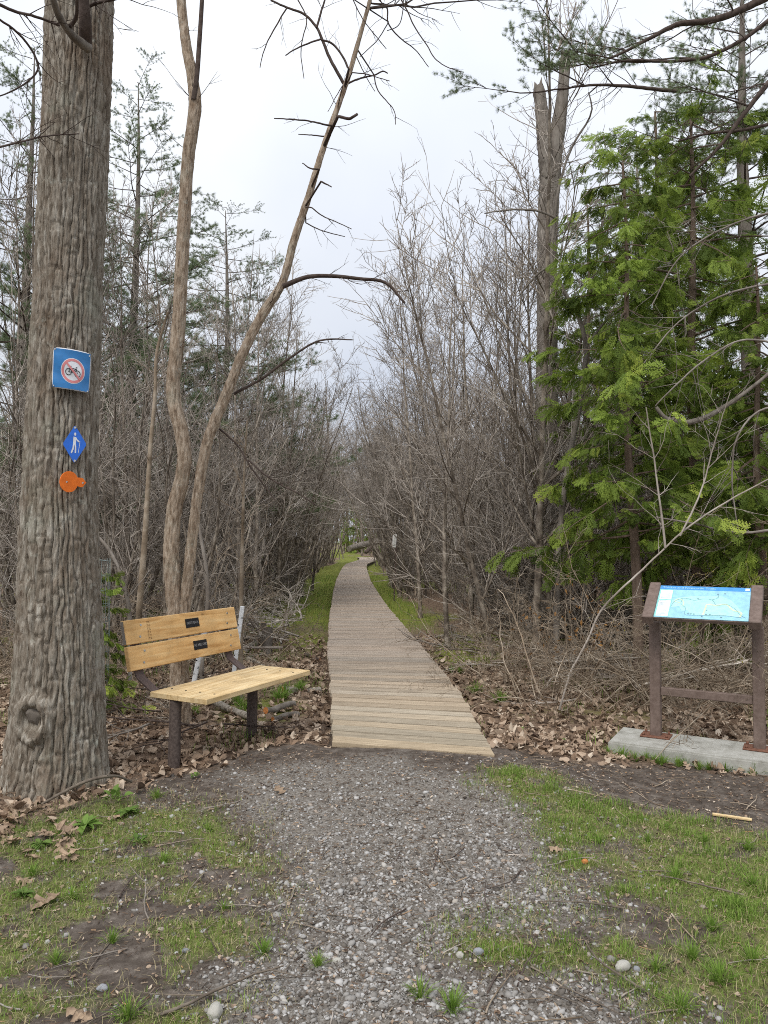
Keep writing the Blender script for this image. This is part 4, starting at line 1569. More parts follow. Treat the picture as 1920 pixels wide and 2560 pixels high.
# tangles of arching dead branches
for x, y in ((1.75, 7.7), (2.35, 7.6), (3.0, 7.4), (3.6, 7.3), (2.6, 8.3), (3.4, 8.4), (4.2, 8.2), (1.5, 8.7), (1.4, 9.8), (3.9, 6.9)):
    plant_pair('tangled_shrub', R_.choice(TG), (x + R_.uniform(-.15, .15), y + R_.uniform(-.15, .15), -.12), R_.uniform(0, 6.28), R_.uniform(.5, .85), 'tangle of arching tan dead branches behind the trail map',
               'shrub', 'tangled shrubs behind the map', 'twig_tan', 'twig_tan')
for x, y in ((-2.6, 8.3), (-3.4, 7.8), (-4.2, 8.6), (-3.0, 9.4), (-4.8, 7.4), (-1.9, 9.8), (-5.0, 9.6)):
    plant_pair('tangled_shrub', R_.choice(TG), (x, y, -.12), R_.uniform(0, 6.28), R_.uniform(.5, .8), 'tangle of arching dead branches in the wood behind the bench', 'shrub',
               'tangled shrubs behind the bench', 'twig', 'twig')
for k in range(46):
    y = R_.uniform(9.5, 26)
    lf, rt = left_range(y), right_range(y)
    if k % 2:
        x, side = R_.uniform(max(lf[0], lf[1] - 3.0), lf[1] + .25), 'left'
    else:
        x, side = R_.uniform(rt[0] + (.9 if y < 20.6 else -.1), rt[0] + 3.0), 'right'
    plant_pair('low_brush', R_.choice(SM), (x, y, -.12), R_.uniform(0, 6.28), R_.uniform(.7, 1.3), 'knee-high clump of thin bare brush edging the boardwalk on the %s' % side, 'brush',
               'low brush %s of the boardwalk' % side, 'stem', 'twig')

# ------------------------------------------------------------------ tall bare trees behind
TR = [tree_meshes(200 + k, H=R_.uniform(11, 14), r0=R_.uniform(.08, .13)) for k in range(4)]
TRS = [tree_meshes(220 + k, H=8.5, r0=.05, n1=26, n2=8, n3=3, n4=1, clear=.12, lift=.06, rmin=.0042, lfac=.3) for k in range(3)]
for k, (px, y, s) in enumerate(((812, 47, 1.02), (640, 30, .8), (560, 22, .75), (720, 60, 1.1), (905, 72, 1.0), (960, 64, .9), (1010, 40, .85), (1080, 30, .85), (1150, 24, .8),
                                (300, 26, .85), (420, 33, .9), (50, 24, .85), (1260, 26, .9), (1440, 28, .9), (1640, 30, .95), (1800, 24, .9), (860, 85, 1.05), (780, 78, 1.0), (680, 44, .85), (1120, 52, .95))):
    p = P(px, 1345, y)
    plant_pair('bare_tree', TR[k % 4], (p[0], y, -.12), R_.uniform(0, 6.28), s, 'tall leafless tree closing the sky gap above the far end of the boardwalk' if k == 0 else 'tall leafless tree standing above the thicket %s of the boardwalk' % ('left' if px < 860 else 'right'), 'tree', None if k == 0 else 'tall bare trees %s of the boardwalk' % ('left' if px < 860 else 'right'), 'stem', 'twig', n1='trunk')
for k, (px, y, s, lx) in enumerate(((1335, 10.6, 1.15, -.03), (1180, 13.5, .95, -.10), (1050, 16, .95, -.10), (1120, 11.5, .85, -.12), (600, 13, .8, .06), (330, 10.5, .75, .03), (700, 17, .85, .05),
                                    (1250, 15, 1.0, -.06), (250, 13, .9, 0), (520, 16, .85, .03), (1000, 22, 1.0, -.1), (780, 24, .95, .08),
                                    (1290, 12.2, .9, -.20), (1230, 10.8, .8, -.22), (1340, 14.5, 1.0, -.17), (1200, 17, 1.1, -.2), (1150, 20, 1.1, -.18), (1380, 11, .85, -.14), (1100, 24, 1.2, -.15),
                                    (90, 11, .95, 0), (20, 13, 1.05, .03), (290, 14.5, 1.05, .02), (360, 17, 1.15, .03), (440, 13.5, .95, .02), (560, 18.5, 1.1, .05), (640, 15, .9, .1), (690, 20, 1.05, .12))):
    p = P(px, 1345, y)
    lab = ['slim young leafless tree rising in front of the grey snag'] + ['slim leafless sapling poking out of the thicket %s of the boardwalk' % ('left' if px < 860 else 'right')] * 40
    plant_pair('bare_sapling', TRS[k % 3], (p[0], y, -.12), R_.uniform(0, 6.28), s, lab[k], 'sapling', None if k == 0 else 'slim saplings %s of the boardwalk' % ('left' if px < 860 else 'right'), 'stem', 'twig', n1='trunk', tilt=(0, lx))

# ------------------------------------------------------------------ evergreen foliage
def cedar_spray(rng, L):
    """one flat fan of scale-leaf sprigs along +X, in the XY plane, drooping at the tip"""
    V, T_ = [], []

    def strip(a, b, w0, w1):
        d = norm(b - a)
        n_ = np.array([-d[1], d[0], 0])
        k = len(V)
        m = (a + b) / 2
        V.extend([a, m + n_ * w0, m - n_ * w0, b])
        T_.extend([(k, k + 2, k + 1), (k + 1, k + 2, k + 3)])

    def droop(p):
        return np.array([p[0], p[1], p[2] - .9 * (p[0] ** 2) / L * .35 - .6 * abs(p[1]) ** 1.5])
    n = 11
    prev = np.zeros(3)
    for k in range(1, n + 1):
        x = L * k / n
        cur = np.array([x, .012 * L * math.sin(k), 0])
        strip(prev, cur, .005, .004)
        ls = L * .42 * math.sin(math.pi * min(1, (k + .8) / (n + 1.5))) ** .8 * rng.uniform(.75, 1.15)
        for sd in (1, -1):
            if k == n:
                break
            a = rng.uniform(.65, .9)
            tip = cur + np.array([math.cos(a), sd * math.sin(a), 0]) * ls
            strip(cur, tip, .0055, .003)
            for q in (.35, .6, .85):
                c = cur + (tip - cur) * q
                for s2 in (1, -1):
                    b2 = a * sd + s2 * .7
                    strip(c, c + np.array([math.cos(b2), math.sin(b2), 0]) * ls * (.34 - .2 * q) * rng.uniform(.8, 1.3), .0055, .003)
        prev = cur
    V = np.array([droop(v) for v in V])
    V[:, 2] += rng.normal(0, .0025, len(V))
    return V, np.array(T_)


def rot_to(d, roll, up=(0, 0, 1)):
    x = norm(np.asarray(d, float))
    y = np.cross(up, x)
    if np.linalg.norm(y) < 1e-4:
        y = np.array([0, 1., 0])
    y = norm(y)
    z = np.cross(x, y)
    c, s = math.cos(roll), math.sin(roll)
    return np.stack([x, y * c + z * s, -y * s + z * c], 1)


def cedar_bough(seed, L=1.2, n=15):
    rng = np.random.default_rng(seed)
    b = grow(rng, np.zeros(3), np.array([1, 0, .1]), L, 9, .05, -.03)
    V, T_, tone, off = [], [], [], 0
    tg = norm(np.gradient(b, axis=0))
    for i in range(n):
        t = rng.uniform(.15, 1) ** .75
        k = min(8, int(t * 8.99))
        d = tg[k] + np.array([0, rng.choice((-1, 1)) * rng.uniform(.1, 1.2), rng.uniform(-1.3, .15)])
        v, f = cedar_spray(rng, rng.uniform(.15, .30))
        v = v @ rot_to(d, rng.normal(0, 1.0)).T + b[k] + rng.normal(0, .02, 3)
        V.append(v)
        T_.append(f + off)
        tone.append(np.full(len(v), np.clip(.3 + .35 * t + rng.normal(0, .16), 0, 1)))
        off += len(v)
    fol = mesh_np('sprays', np.concatenate(V), tris=np.concatenate(T_), smooth=False, attrs={'tone': np.concatenate(tone)})
    T = Tubes()
    T.add(b, np.linspace(.014, .003, 9), 5)
    V2, Q2 = T.arrays()
    # branch and sprays in one mesh with two materials
    Va = np.vstack([np.concatenate(V), V2])
    me = mesh_np('bough', Va, quads=Q2 + off, tris=np.concatenate(T_), smooth=False, attrs={'tone': np.concatenate(tone + [np.zeros(len(V2))])})
    me.materials.append(M['cedar'])
    me.materials.append(M['cedar_bark'])
    mi = np.zeros(len(me.polygons), np.int32)
    mi[:len(Q2)] = 1
    me.polygons.foreach_set('material_index', mi)
    bpy.data.meshes.remove(fol)
    return me


CB = [cedar_bough(300 + k, L=R_.uniform(.95, 1.35), n=24) for k in range(7)]


def cedar(px, Y, H, z0, n, label, wid=1.0, lean=(0, 0), seed=0, zexp=1.0, name='cedar_tree', z_off=-.12, front=.0):
    r_ = random.Random(seed)
    p = P(px, 1345, Y)
    t = thing(name, label, 'tree', (p[0], Y, z_off))
    c = [(lean[0] * q + .03 * math.sin(q * 9), lean[1] * q, H * q - .1, .085 * wid * (1 - .9 * q) * max(1, H / 6) * .7 + .006) for q in np.linspace(0, 1, 8)]
    V, Q, T_ = bark_tube(c, 14, 90, ridges=8, depth=.004, seed=seed)
    obj('trunk', mesh_np('trunk', V, quads=Q, tris=T_), M['cedar_bark'], t)
    for k in range(n):
        q = z0 + (1 - z0) * (k + r_.random()) / n
        q = z0 + (1 - z0) * ((q - z0) / (1 - z0)) ** zexp
        wdt = wid * (1.0 - .42 * q ** 2) * r_.choice((.45, .6, .75, .9, 1.0, 1.2))
        az = k * 2.4 + r_.uniform(-.5, .5)
        o = obj('bough', r_.choice(CB), None, t, (lean[0] * q, lean[1] * q, H * q), (r_.uniform(-.45, .45), r_.uniform(-.35, .6), az), scale=wdt)
    return t


cedar(1590, 8.6, 6.2, .25, 112, 'bright green cedar tree with its lowest boughs hanging beside the trail map', 1.0, (-.15, -.1), 1)
cedar(1740, 10.2, 7.7, .2, 118, 'tall cedar tree with dense dark green boughs behind the bright one', 1.35, (0, 0), 2)
cedar(1900, 9.0, 5.2, .16, 90, 'cedar tree cut off by the photo edge, low green boughs above the map', 1.1, (0, 0), 3)
cedar(1475, 11.8, 7.2, .42, 50, 'thin cedar tree next to the grey snag', .95, (0, 0), 4)
cedar(1650, 12.6, 9.2, .3, 80, 'far cedar tree filling the gap between the pines', 1.3, (0, 0), 5)


def pine_bough(seed, L=2.0, nsub=11):
    rng = np.random.default_rng(seed)
    b = grow(rng, np.zeros(3), np.array([1, 0, .05]), L, 10, .06, .02)
    T = Tubes()
    T.add(b, np.linspace(.022, .005, 10), 5)
    tg = norm(np.gradient(b, axis=0))
    V, F_, tone = [], [], []

    def tuft(p, d):
        n = 34
        dd = norm(d + rng.normal(0, .62, (n, 3)))
        l = rng.uniform(.07, .13, n)[:, None]
        side = norm(np.cross(dd, rng.normal(0, 1, (n, 3)))) * .0021
        base = p + rng.normal(0, .012, (n, 3))
        k = sum(len(v) for v in V)
        V.append(np.stack([base - side, base + side, base + dd * l], 1).reshape(-1, 3))
        F_.append(np.arange(n * 3).reshape(-1, 3) + k)
        tone.append(np.full(n * 3, np.clip(rng.normal(.5, .2), 0, 1)))
    for _ in range(nsub):
        k = int(rng.integers(3, 10))
        sgn = rng.choice((-1, 1))
        s = grow(rng, b[k], norm(tg[k] + np.array([0, sgn * rng.uniform(.4, 1.2), rng.uniform(-.1, .35)])), L * rng.uniform(.15, .4), 6, .1, .03)
        T.add(s, np.linspace(.008, .003, 6), 4)
        ts = norm(np.gradient(s, axis=0))
        for j in range(2, 6):
            for _ in range(2):
                tuft(s[j] + rng.normal(0, .03, 3), ts[j] + rng.normal(0, .4, 3))
        tuft(s[-1], ts[-1])
    tuft(b[-1], tg[-1])
    V2, Q2 = T.arrays()
    Vn, Fn = np.concatenate(V), np.concatenate(F_)
    me = mesh_np('bough', np.vstack([Vn, V2]), quads=Q2 + len(Vn), tris=Fn, smooth=False, attrs={'tone': np.concatenate(tone + [np.zeros(len(V2))])})
    me.materials.append(M['pine'])
    me.materials.append(M['bark_dark'])
    mi = np.zeros(len(me.polygons), np.int32)
    mi[:len(Q2)] = 1
    me.polygons.foreach_set('material_index', mi)
    return me


PB = [pine_bough(400 + k, L=R_.uniform(1.7, 2.6), nsub=13) for k in range(6)]


def pine(px, Y, H, z0, n, label, r0=.16, seed=0, wid=1.0, lean=0.0, top_q=1.0, group=None):
    r_ = random.Random(seed)
    p = P(px, 1345, Y)
    t = thing('pine_tree', label, 'tree', (p[0], Y, -.12), 0, group)
    c = [(lean * q + .05 * math.sin(q * 7 + seed), 0, H * q - .1, r0 * (1 - q) ** .8 + .006) for q in np.linspace(0, 1, 8)]
    V, Q, T_ = bark_tube(c, 18, 140, ridges=9, depth=.012, seed=seed)
    obj('trunk', mesh_np('trunk', V, quads=Q, tris=T_), M['bark_grey'], t)
    for k in range(n):
        q = z0 + (top_q - z0) * (k + r_.random()) / n
        az = k * 2.4 + r_.uniform(-.5, .5)
        obj('bough', r_.choice(PB), None, t, (lean * q, 0, H * q), (r_.uniform(-.3, .3), r_.uniform(-.4, .12), az), scale=wid * (1.25 - 1.0 * q) * r_.uniform(.7, 1.15))
    return t


pine(60, 15, 12, .12, 75, 'dark pine tree behind the marker tree at the photo edge', .15, 1, 1.25)
pine(330, 17, 12.5, .15, 80, 'dense pine tree between the marker tree and the forked tree', .15, 2, 1.35)
pine(560, 20, 10.8, .2, 70, 'pine tree with airy tufted boughs right of the forked tree', .14, 3, 1.3)
pine(190, 23, 14, .2, 60, 'tall pine tree showing its top past the marker tree', .17, 4, 1.4)
pine(450, 28, 13, .1, 60, 'far pine tree deep in the wood behind the bench', .17, 5, 1.5)
pine(1880, 12.5, 12, .5, 70, 'large grey trunked pine tree at the photo edge above the cedars', .21, 6, 1.3)
pine(1740, 15.0, 11, .55, 50, 'pale slim pine tree standing among the cedars', .09, 7, 1.1)
pine(1600, 20, 13, .3, 50, 'hazy pine tree far behind the cedars', .17, 8, 1.3)

# overhanging pine limb at the upper right
pl = thing('pine_limb', 'dark overhanging pine limb with needle tufts crossing the sky', 'pine branch', P(1940, 0, 9))
pl0 = P(1940, 0, 9)
T = Tubes()
rng = np.random.default_rng(51)
limbs = []
for pts in ([(1980, -40, 24), (1903, 0, 20), (1811, 40, 17), (1785, 48, 16), (1693, 59, 13), (1640, 85, 10), (1570, 122, 7), (1500, 150, 5)],
            [(1960, 20, 12), (1845, 105, 10), (1768, 140, 9), (1690, 150, 8), (1560, 148, 6), (1480, 165, 4)],
            [(1960, 160, 15), (1890, 245, 13), (1845, 304, 11), (1806, 360, 9), (1730, 435, 6)],
            [(1700, 228, 10), (1620, 220, 9), (1560, 212, 8), (1480, 210, 6), (1420, 216, 4)],
            [(1960, 300, 9), (1850, 325, 8), (1780, 330, 6), (1700, 350, 4)]):
    s = px_branch(pts, 9.0 + rng.uniform(-.4, .4), pl0, seed=7, wob=.006)
    limbs.append(s)
    T.add(s[:, :3], s[:, 3], 7)
    twigs_on(T, s, rng, 14, .8, .006, sub=3)
obj('limb', T.mesh('limb'), M['bark_dark'], pl)
for s, ks in ((limbs[0], (12, 18, 24, 29, 33, 37, 39)), (limbs[1], (14, 20, 24, 27, 29)), (limbs[3], (14, 20, 24)), (limbs[2], (4, 9))):
    tg = norm(np.gradient(s[:, :3], axis=0))
    for k in ks:
        k = min(k, len(s) - 1)
        az = math.atan2(tg[k][1], tg[k][0]) + R_.uniform(-.9, .9)
        obj('bough', R_.choice(PB), None, pl, s[k, :3], (R_.uniform(-.3, .3), R_.uniform(-.3, .25), az), scale=R_.uniform(.35, .6))

# crooked bare stems and limbs crossing the cedars
rng = np.random.default_rng(53)
for nm, lab, Y, mt, lst, ntw in (
        ('crooked_tree', 'dark crooked bare tree bending in front of the grey snag', 9.2, 'bark_grey',
         [[(1390, 1600, 16), (1395, 1400, 15), (1425, 1150, 14), (1460, 960, 13), (1468, 860, 12), (1450, 790, 11), (1412, 722, 10), (1386, 655, 9), (1392, 560, 8), (1402, 480, 7), (1440, 360, 6), (1488, 268, 4), (1480, 230, 3)],
          [(1386, 655, 7), (1340, 690, 5), (1300, 740, 4)], [(1394, 548, 7), (1350, 530, 6), (1280, 526, 5), (1210, 533, 3)], [(1468, 860, 7), (1530, 790, 5), (1600, 740, 3)]], 9),
        ('leaning_branch', 'long pale bare branch slanting up behind the map stand', 7.3, 'twig',
         [[(1398, 1775, 5), (1425, 1690, 5), (1470, 1600, 5), (1503, 1530, 5), (1600, 1432, 5), (1659, 1374, 4.5), (1739, 1306, 4.5), (1832, 1247, 4), (1940, 1190, 3.5)], [(1663, 1370, 6), (1652, 1270, 5), (1635, 1130, 4), (1617, 1015, 3)],
          [(1700, 1340, 5), (1760, 1200, 4), (1790, 1080, 3), (1820, 980, 2)]], 10),
        ('mossy_limb', 'thick brown limb sagging across the cedars', 8.0, 'bark_grey',
         [[(1640, 1018, 10), (1662, 1044, 12), (1700, 1056, 15), (1750, 1048, 14), (1800, 1022, 12), (1845, 990, 10), (1960, 900, 8)]], 8),
        ('arching_branch', 'thin grey branch arching over the cedar beside the photo edge', 7.6, 'twig',
         [[(1960, 860, 6), (1850, 850, 5), (1760, 900, 5), (1690, 960, 4), (1640, 1010, 3)], [(1960, 700, 6), (1800, 740, 5), (1700, 800, 4), (1610, 905, 3)], [(1960, 1010, 6), (1890, 1030, 5), (1840, 1100, 5), (1830, 1200, 4), (1850, 1330, 3)],
          [(1960, 520, 6), (1830, 560, 5), (1700, 640, 4), (1630, 760, 3)], [(1960, 1320, 8), (1850, 1330, 6), (1740, 1310, 5), (1640, 1290, 4)]], 12)):
    o0 = P(lst[0][0][0], lst[0][0][1], Y)
    t = thing(nm, lab, 'tree' if nm == 'crooked_tree' else 'branch', o0)
    T = Tubes()
    for pts in lst:
        s_ = px_branch(pts, Y, o0, seed=int(pts[0][0]), wob=.006, n=max(10, len(pts) * 5))
        T.add(s_[:, :3], s_[:, 3], 7)
        twigs_on(T, s_, rng, ntw, .7, .005, sub=3)
    obj('limb', T.mesh('limb'), M[mt], t)

# ------------------------------------------------------------------ far green trees closing the view, and the wood behind everything
cedar(893, 84, 7.0, .05, 40, 'small dark green evergreen at the end of the boardwalk', 2.0, (0, 0), 11, name='evergreen_tree')
cedar(925, 92, 9.0, .05, 40, 'bright green evergreen where the boardwalk disappears', 2.6, (0, 0), 12, name='evergreen_tree')
cedar(868, 96, 9.0, .05, 36, 'far green evergreen left of the boardwalk bend', 2.4, (0, 0), 13, name='evergreen_tree')

rng = np.random.default_rng(60)
S, W = Tubes(), Tubes()
for k in range(1100):
    y = rng.uniform(40, 125)
    x = rng.uniform(-.56 * y - 4, .56 * y + 4)
    xl, xr = board_mid(y)
    if xl - 1.0 < x < xr + 1.0 and y < 78:
        continue
    h = rng.uniform(4, 11) if y < 70 else rng.uniform(9, 18)
    st = grow(rng, np.array([x, y, -.2]), np.array([rng.normal(0, .1), rng.normal(0, .1), 1]), h, 8, .05, .01)
    S.add(st, np.linspace(rng.uniform(.03, .09), .012, 8), 4)
    tg = norm(np.gradient(st, axis=0))
    for _ in range(18):
        j = int(rng.integers(1, 8))
        b1 = grow(rng, st[j], side_dir(rng, tg[j], rng.uniform(.4, 1.1)), rng.uniform(.6, 2.4), 4, .12, .04)
        W.add(b1, np.linspace(.011, .006, 4), 3)
        for _ in range(4):
            q = int(rng.integers(1, 4))
            W.add(grow(rng, b1[q], side_dir(rng, norm(b1[-1] - b1[0]), rng.uniform(.4, 1.1)), rng.uniform(.3, 1.2), 3, .12, .04), np.linspace(.008, .004, 3), 3)
fw = thing('far_wood', 'distant leafless wood closing the view behind the thicket', 'wood')
fw['kind'] = 'stuff'
obj('trunks', S.mesh('trunks'), M['stem'], fw)
obj('twigs', W.mesh('twigs'), M['twig'], fw)
#PART4
# ------------------------------------------------------------------ wire cage with a young cedar
cc = P(222, 1345, 7.2)
cg = thing('wire_cage', 'green-grey wire mesh cylinder fencing a young cedar behind the marker tree', 'wire cage', (cc[0], 7.2, -.12))
CR = .20
for k in range(11):
    a = np.linspace(0, 2 * math.pi, 25)
    z = .05 + k * .145
    pts = np.stack([CR * np.cos(a) + .006 * np.sin(a * 3 + k), CR * np.sin(a), z + .01 * np.sin(a * 2 + k)], -1)
    T = Tubes()
    T.add(pts, np.full(25, .0022), 4)
    obj('wire_ring', T.mesh('wire_ring'), M['galv'], cg)
for k in range(22):
    a = k * 2 * math.pi / 22
    T = Tubes()
    T.add(np.array([[CR * math.cos(a), CR * math.sin(a), z] for z in np.linspace(0, 1.52, 5)]), np.full(5, .0018), 4)
    obj('wire_upright', T.mesh('wire_upright'), M['galv'], cg)
yc = thing('young_cedar', 'small green cedar sapling growing inside the wire cage', 'sapling', (cc[0], 7.2, -.12))
T = Tubes()
T.add(np.array([[0, 0, -.05], [.01, 0, .5], [0, .01, 1.0], [.01, 0, 1.55]]), np.array([.02, .015, .01, .004]), 6)
obj('trunk', T.mesh('trunk'), M['cedar_bark'], yc)
for k in range(44):
    q = .1 + .9 * k / 44
    obj('bough', R_.choice(CB), None, yc, (0, 0, 1.5 * q), (R_.uniform(-.3, .3), R_.uniform(-.3, .5), k * 2.4), scale=.36 * (1.2 - .5 * q))

# ------------------------------------------------------------------ white stakes behind the bench
wk = flat_mat('stake_white', (.8, .81, .81), .6)
for k, (top, bot, Y, lab, w) in enumerate((((606, 1516), (588, 1655), 7.6, 'white painted stake with black dots leaning at the bench end', 10), ((512, 1576), (486, 1700), 7.3, 'white painted stake seen through the gap of the bench back', 11))):
    a, b_ = P(*top, Y), P(*bot, Y)
    b_ = b_ + (b_ - a) * .35
    ln = np.linalg.norm(a - b_)
    t = thing('white_stake', lab, 'stake', b_)
    ux = norm(a - b_)
    ang_ = math.atan2(ux[0], ux[2])
    so = obj('stake_board', box_mesh(w / F * Y, .03, ln, .003), wk, t, (a - b_) / 2, (0, ang_, 0))
    for q in range(7):
        obj('black_mark', cyl_mesh(.0045 if q % 3 else .008, .004, .002, 8), M['black_paint'], so, ((-1) ** q * .014, -.016, -ln / 2 + ln * (.25 + .1 * q)), (math.pi / 2, 0, 0), scale=(1, 1 + q % 3, 1))

# thin sapling stems near the bench
rng = np.random.default_rng(71)
for pts, Y, lab, mt in (([(601, 1700, 12), (603, 1510, 11), (606, 1350, 9), (608, 1270, 8), (610, 1200, 6), (618, 1050, 4)], 7.9, 'thin straight tan sapling rising beside the bench end', 'twig_tan'),
                        ([(344, 1640, 16), (347, 1540, 16), (358, 1400, 15), (368, 1250, 13), (375, 1130, 11), (388, 980, 9), (392, 880, 8), (420, 780, 6)], 8.0, 'slender pale sapling between the marker tree and the forked tree', 'twig_tan'),
                        ([(325, 1640, 10), (322, 1520, 10), (300, 1430, 9), (262, 1360, 8), (232, 1330, 7)], 7.6, 'crooked thin sapling bending over the wire cage', 'twig'),
                        ([(505, 1650, 12), (520, 1480, 12), (512, 1400, 10), (500, 1330, 8), (490, 1250, 6)], 8.4, 'thin grey sapling right behind the forked tree', 'twig')):
    b0 = P(pts[0][0], pts[0][1], Y)
    b0[2] = -.13
    t = thing('sapling', lab, 'sapling', b0)
    s = px_branch([(pts[0][0], pts[0][1] + 60, pts[0][2])] + pts, Y, b0, n=30)
    T = Tubes()
    T.add(s[:, :3], s[:, 3], 7)
    obj('stem', T.mesh('stem'), M[mt], t)
    T = Tubes()
    twigs_on(T, s, rng, 14, .55, .005, ang=(.5, 1.1), sub=3, t0=.4, up=.04)
    obj('twigs', T.mesh('twigs'), M[mt], t)

# ------------------------------------------------------------------ stumps and cut logs
def log(name, a, b_, r, label, m_side='bark_grey', m_end='cut_end', seed=0, cat='log', group=None):
    a, b_ = np.array(a, float), np.array(b_, float)
    c = np.array([(*(a * (1 - q) + b_ * q - a + np.array([0, 0, .01 * math.sin(q * 6 + seed)])), r * (1 + .08 * math.sin(q * 9 + seed))) for q in np.linspace(0, 1, 6)])
    V, Q, T_ = bark_tube(c, 18, max(16, int(np.linalg.norm(b_ - a) * 40)), ridges=6, depth=.15 * r, seed=seed, cap=True)
    t = thing(name, label, cat, a, 0, group)
    n = len(V)
    obj('bark', mesh_np('bark', V[:-2], quads=Q), M[m_side], t)
    rings = (len(V) - 2) // 18
    for k, ring in ((0, V[:18]), (1, V[-20:-2])):
        ctr = ring.mean(0)
        o = obj('cut_face', mesh_np('cut_face', np.vstack([ctr, ctr + (ring - ctr) * .98]), tris=[(0, 1 + j, 1 + (j + 1) % 18) for j in range(18)], smooth=False), M[m_end], t)
    return t


M['birch'] = noise_mat('birch', [(0.35, (0.09, 0.075, 0.06)), (0.48, (0.3, 0.26, 0.21)), (0.75, (0.47, 0.43, 0.36))], scale=22, stretch=(1, 1, 1), bump=0.4, rough=0.9)


def g0(px, py, up=0.0):
    p = G(px, py)
    return np.array([p[0], p[1], float(gz(p[0], p[1])) + up])


log('cut_log', g0(706, 1735, .04), g0(800, 1722, .03), .036, 'grey barked log with an orange cut end beside the boardwalk', 'birch', 'cut_end', 1)
log('cut_log', g0(636, 1806, .03), g0(505, 1762, .09), .033, 'long speckled log slanting under the bench', 'birch', 'cut_pale', 2)
log('cut_log', g0(664, 1790, .05), g0(735, 1770, .04), .032, 'short log half in the leaves, larger of two orange cut ends by the bench leg', 'bark_grey', 'cut_end', 3)
log('cut_log', g0(682, 1806, .03), g0(745, 1790, .02), .026, 'short log half in the leaves, smaller of two orange cut ends by the bench leg', 'bark_grey', 'cut_end', 4)
log('cut_log', g0(606, 1640, .06), g0(640, 1612, .05), .052, 'pale log with a round cut face pointing out past the bench back', 'birch', 'cut_pale', 5)
log('cut_log', g0(620, 1650, .03), g0(665, 1672, .03), .03, 'thin pale log lying behind the bench seat', 'birch', 'cut_pale', 6)
log('cut_log', g0(762, 1640, .03), g0(800, 1645, .03), .026, 'small dark log with an orange end in the brush left of the boardwalk', 'bark_dark', 'cut_end', 7)
log('cut_log', g0(632, 1525, .25), g0(630, 1496, .05), .04, 'short upright pale cut branch in the brush pile', 'twig_tan', 'cut_pale', 8)
sp = g0(667, 1638)
log('tree_stump', sp + [0, 0, -.05], sp + [.01, 0, .40], .072, 'rough dark stump in the brush left of the boardwalk', 'bark_grey', 'bark_dark', 9, 'stump')
log('tree_stump', sp + [-.05, .02, -.05], sp + [-.06, .03, .48], .04, 'narrow jagged stump grown onto the rough dark stump', 'bark_grey', 'cut_pale', 10, 'stump')
log('fallen_trunk', P(872, 1372, 66), P(948, 1352, 70), .28, 'fallen grey trunk lying across the far end of the boardwalk', 'bark_grey', 'bark_grey', 11, 'fallen tree')
log('fallen_trunk', P(914, 1382, 66), P(938, 1358, 67), .16, 'dark fallen limb leaning under the far grey trunk', 'bark_dark', 'bark_dark', 12, 'fallen tree')

# ------------------------------------------------------------------ cut brush and fallen sticks: each one an object
def stick_mesh(seed, L, r, nb, wob=.08, sides=5, flat=.35):
    rng = np.random.default_rng(seed)
    T = Tubes()
    b = grow(rng, np.zeros(3), np.array([1, 0, .02]), L, 9, wob, 0)
    b[:, 2] *= flat
    T.add(b, np.linspace(r, r * .45, 9), sides)
    tg = norm(np.gradient(b, axis=0))
    for _ in range(nb):
        k = int(rng.integers(1, 9))
        d = norm(tg[k] + np.array([0, rng.choice((-1, 1)) * rng.uniform(.4, 1), rng.uniform(-.1, .35)]))
        s = grow(rng, b[k], d, L * rng.uniform(.15, .5), 6, .12, 0)
        T.add(s, np.linspace(r * .5, r * .2, 6), 4)
        for _ in range(2):
            j = int(rng.integers(1, 6))
            T.add(grow(rng, s[j], norm(d + rng.normal(0, .6, 3)), L * rng.uniform(.05, .2), 4, .12, 0), np.linspace(r * .3, r * .15, 4), 3)
    return T.mesh('stick')


BR = [stick_mesh(500 + k, 1.5, .021, 10, .09) for k in range(7)]
STK = [stick_mesh(520 + k, .4, .0055, k % 3, .12) for k in range(9)]
R_ = random.Random(99)


def lay(name, me, px, py, label, cat, group, mat, sc=1.0, up=.02, tz=.15, rz=None):
    p = g0(px, py)
    o = obj(name, me, None, None, (p[0], p[1], p[2] + up), (R_.uniform(-.4, .4), R_.uniform(-tz, tz * .6), R_.uniform(0, 6.28) if rz is None else rz), scale=sc)
    if not me.materials:
        me.materials.append(M['stick'])
    if mat:
        o.material_slots[0].link = 'OBJECT'
        o.material_slots[0].material = M[mat]
    tag(o, label, cat, group)
    return o


for k in range(85):
    px, py = R_.uniform(560, 770), 1500 + 150 * R_.random() ** 1.3
    if 650 < px and py > 1640:
        px -= 60
    lay('cut_branch', R_.choice(BR), px, py, 'dead cut branch in the brush pile left of the boardwalk', 'branch', 'brush pile left of the boardwalk', R_.choice(('brush', 'brush', 'brush', 'twig')),
        R_.uniform(.45, 1.0), R_.uniform(.05, .5), .4, R_.uniform(1.4, 4.4))
for k in range(58):
    py = 1535 + 150 * R_.random()
    lo = 960 + (py - 1480) * .9 + 70
    px = R_.uniform(lo, lo + 330)
    lay('cut_branch', R_.choice(BR), px, py, 'dead cut branch on the ground right of the boardwalk', 'branch', 'cut branches right of the boardwalk', R_.choice(('brush', 'brush', 'twig', 'stick')),
        R_.uniform(.35, .85), R_.uniform(.02, .14), .25)
for k in range(34):
    lay('cut_branch', R_.choice(BR), R_.uniform(1280, 1910), R_.uniform(1600, 1760), 'dead branch lying in the leaves around the map stand', 'branch', 'dead branches around the map stand',
        R_.choice(('brush', 'brush', 'twig_tan', 'twig')), R_.uniform(.4, 1.0), R_.uniform(.02, .3), .35)
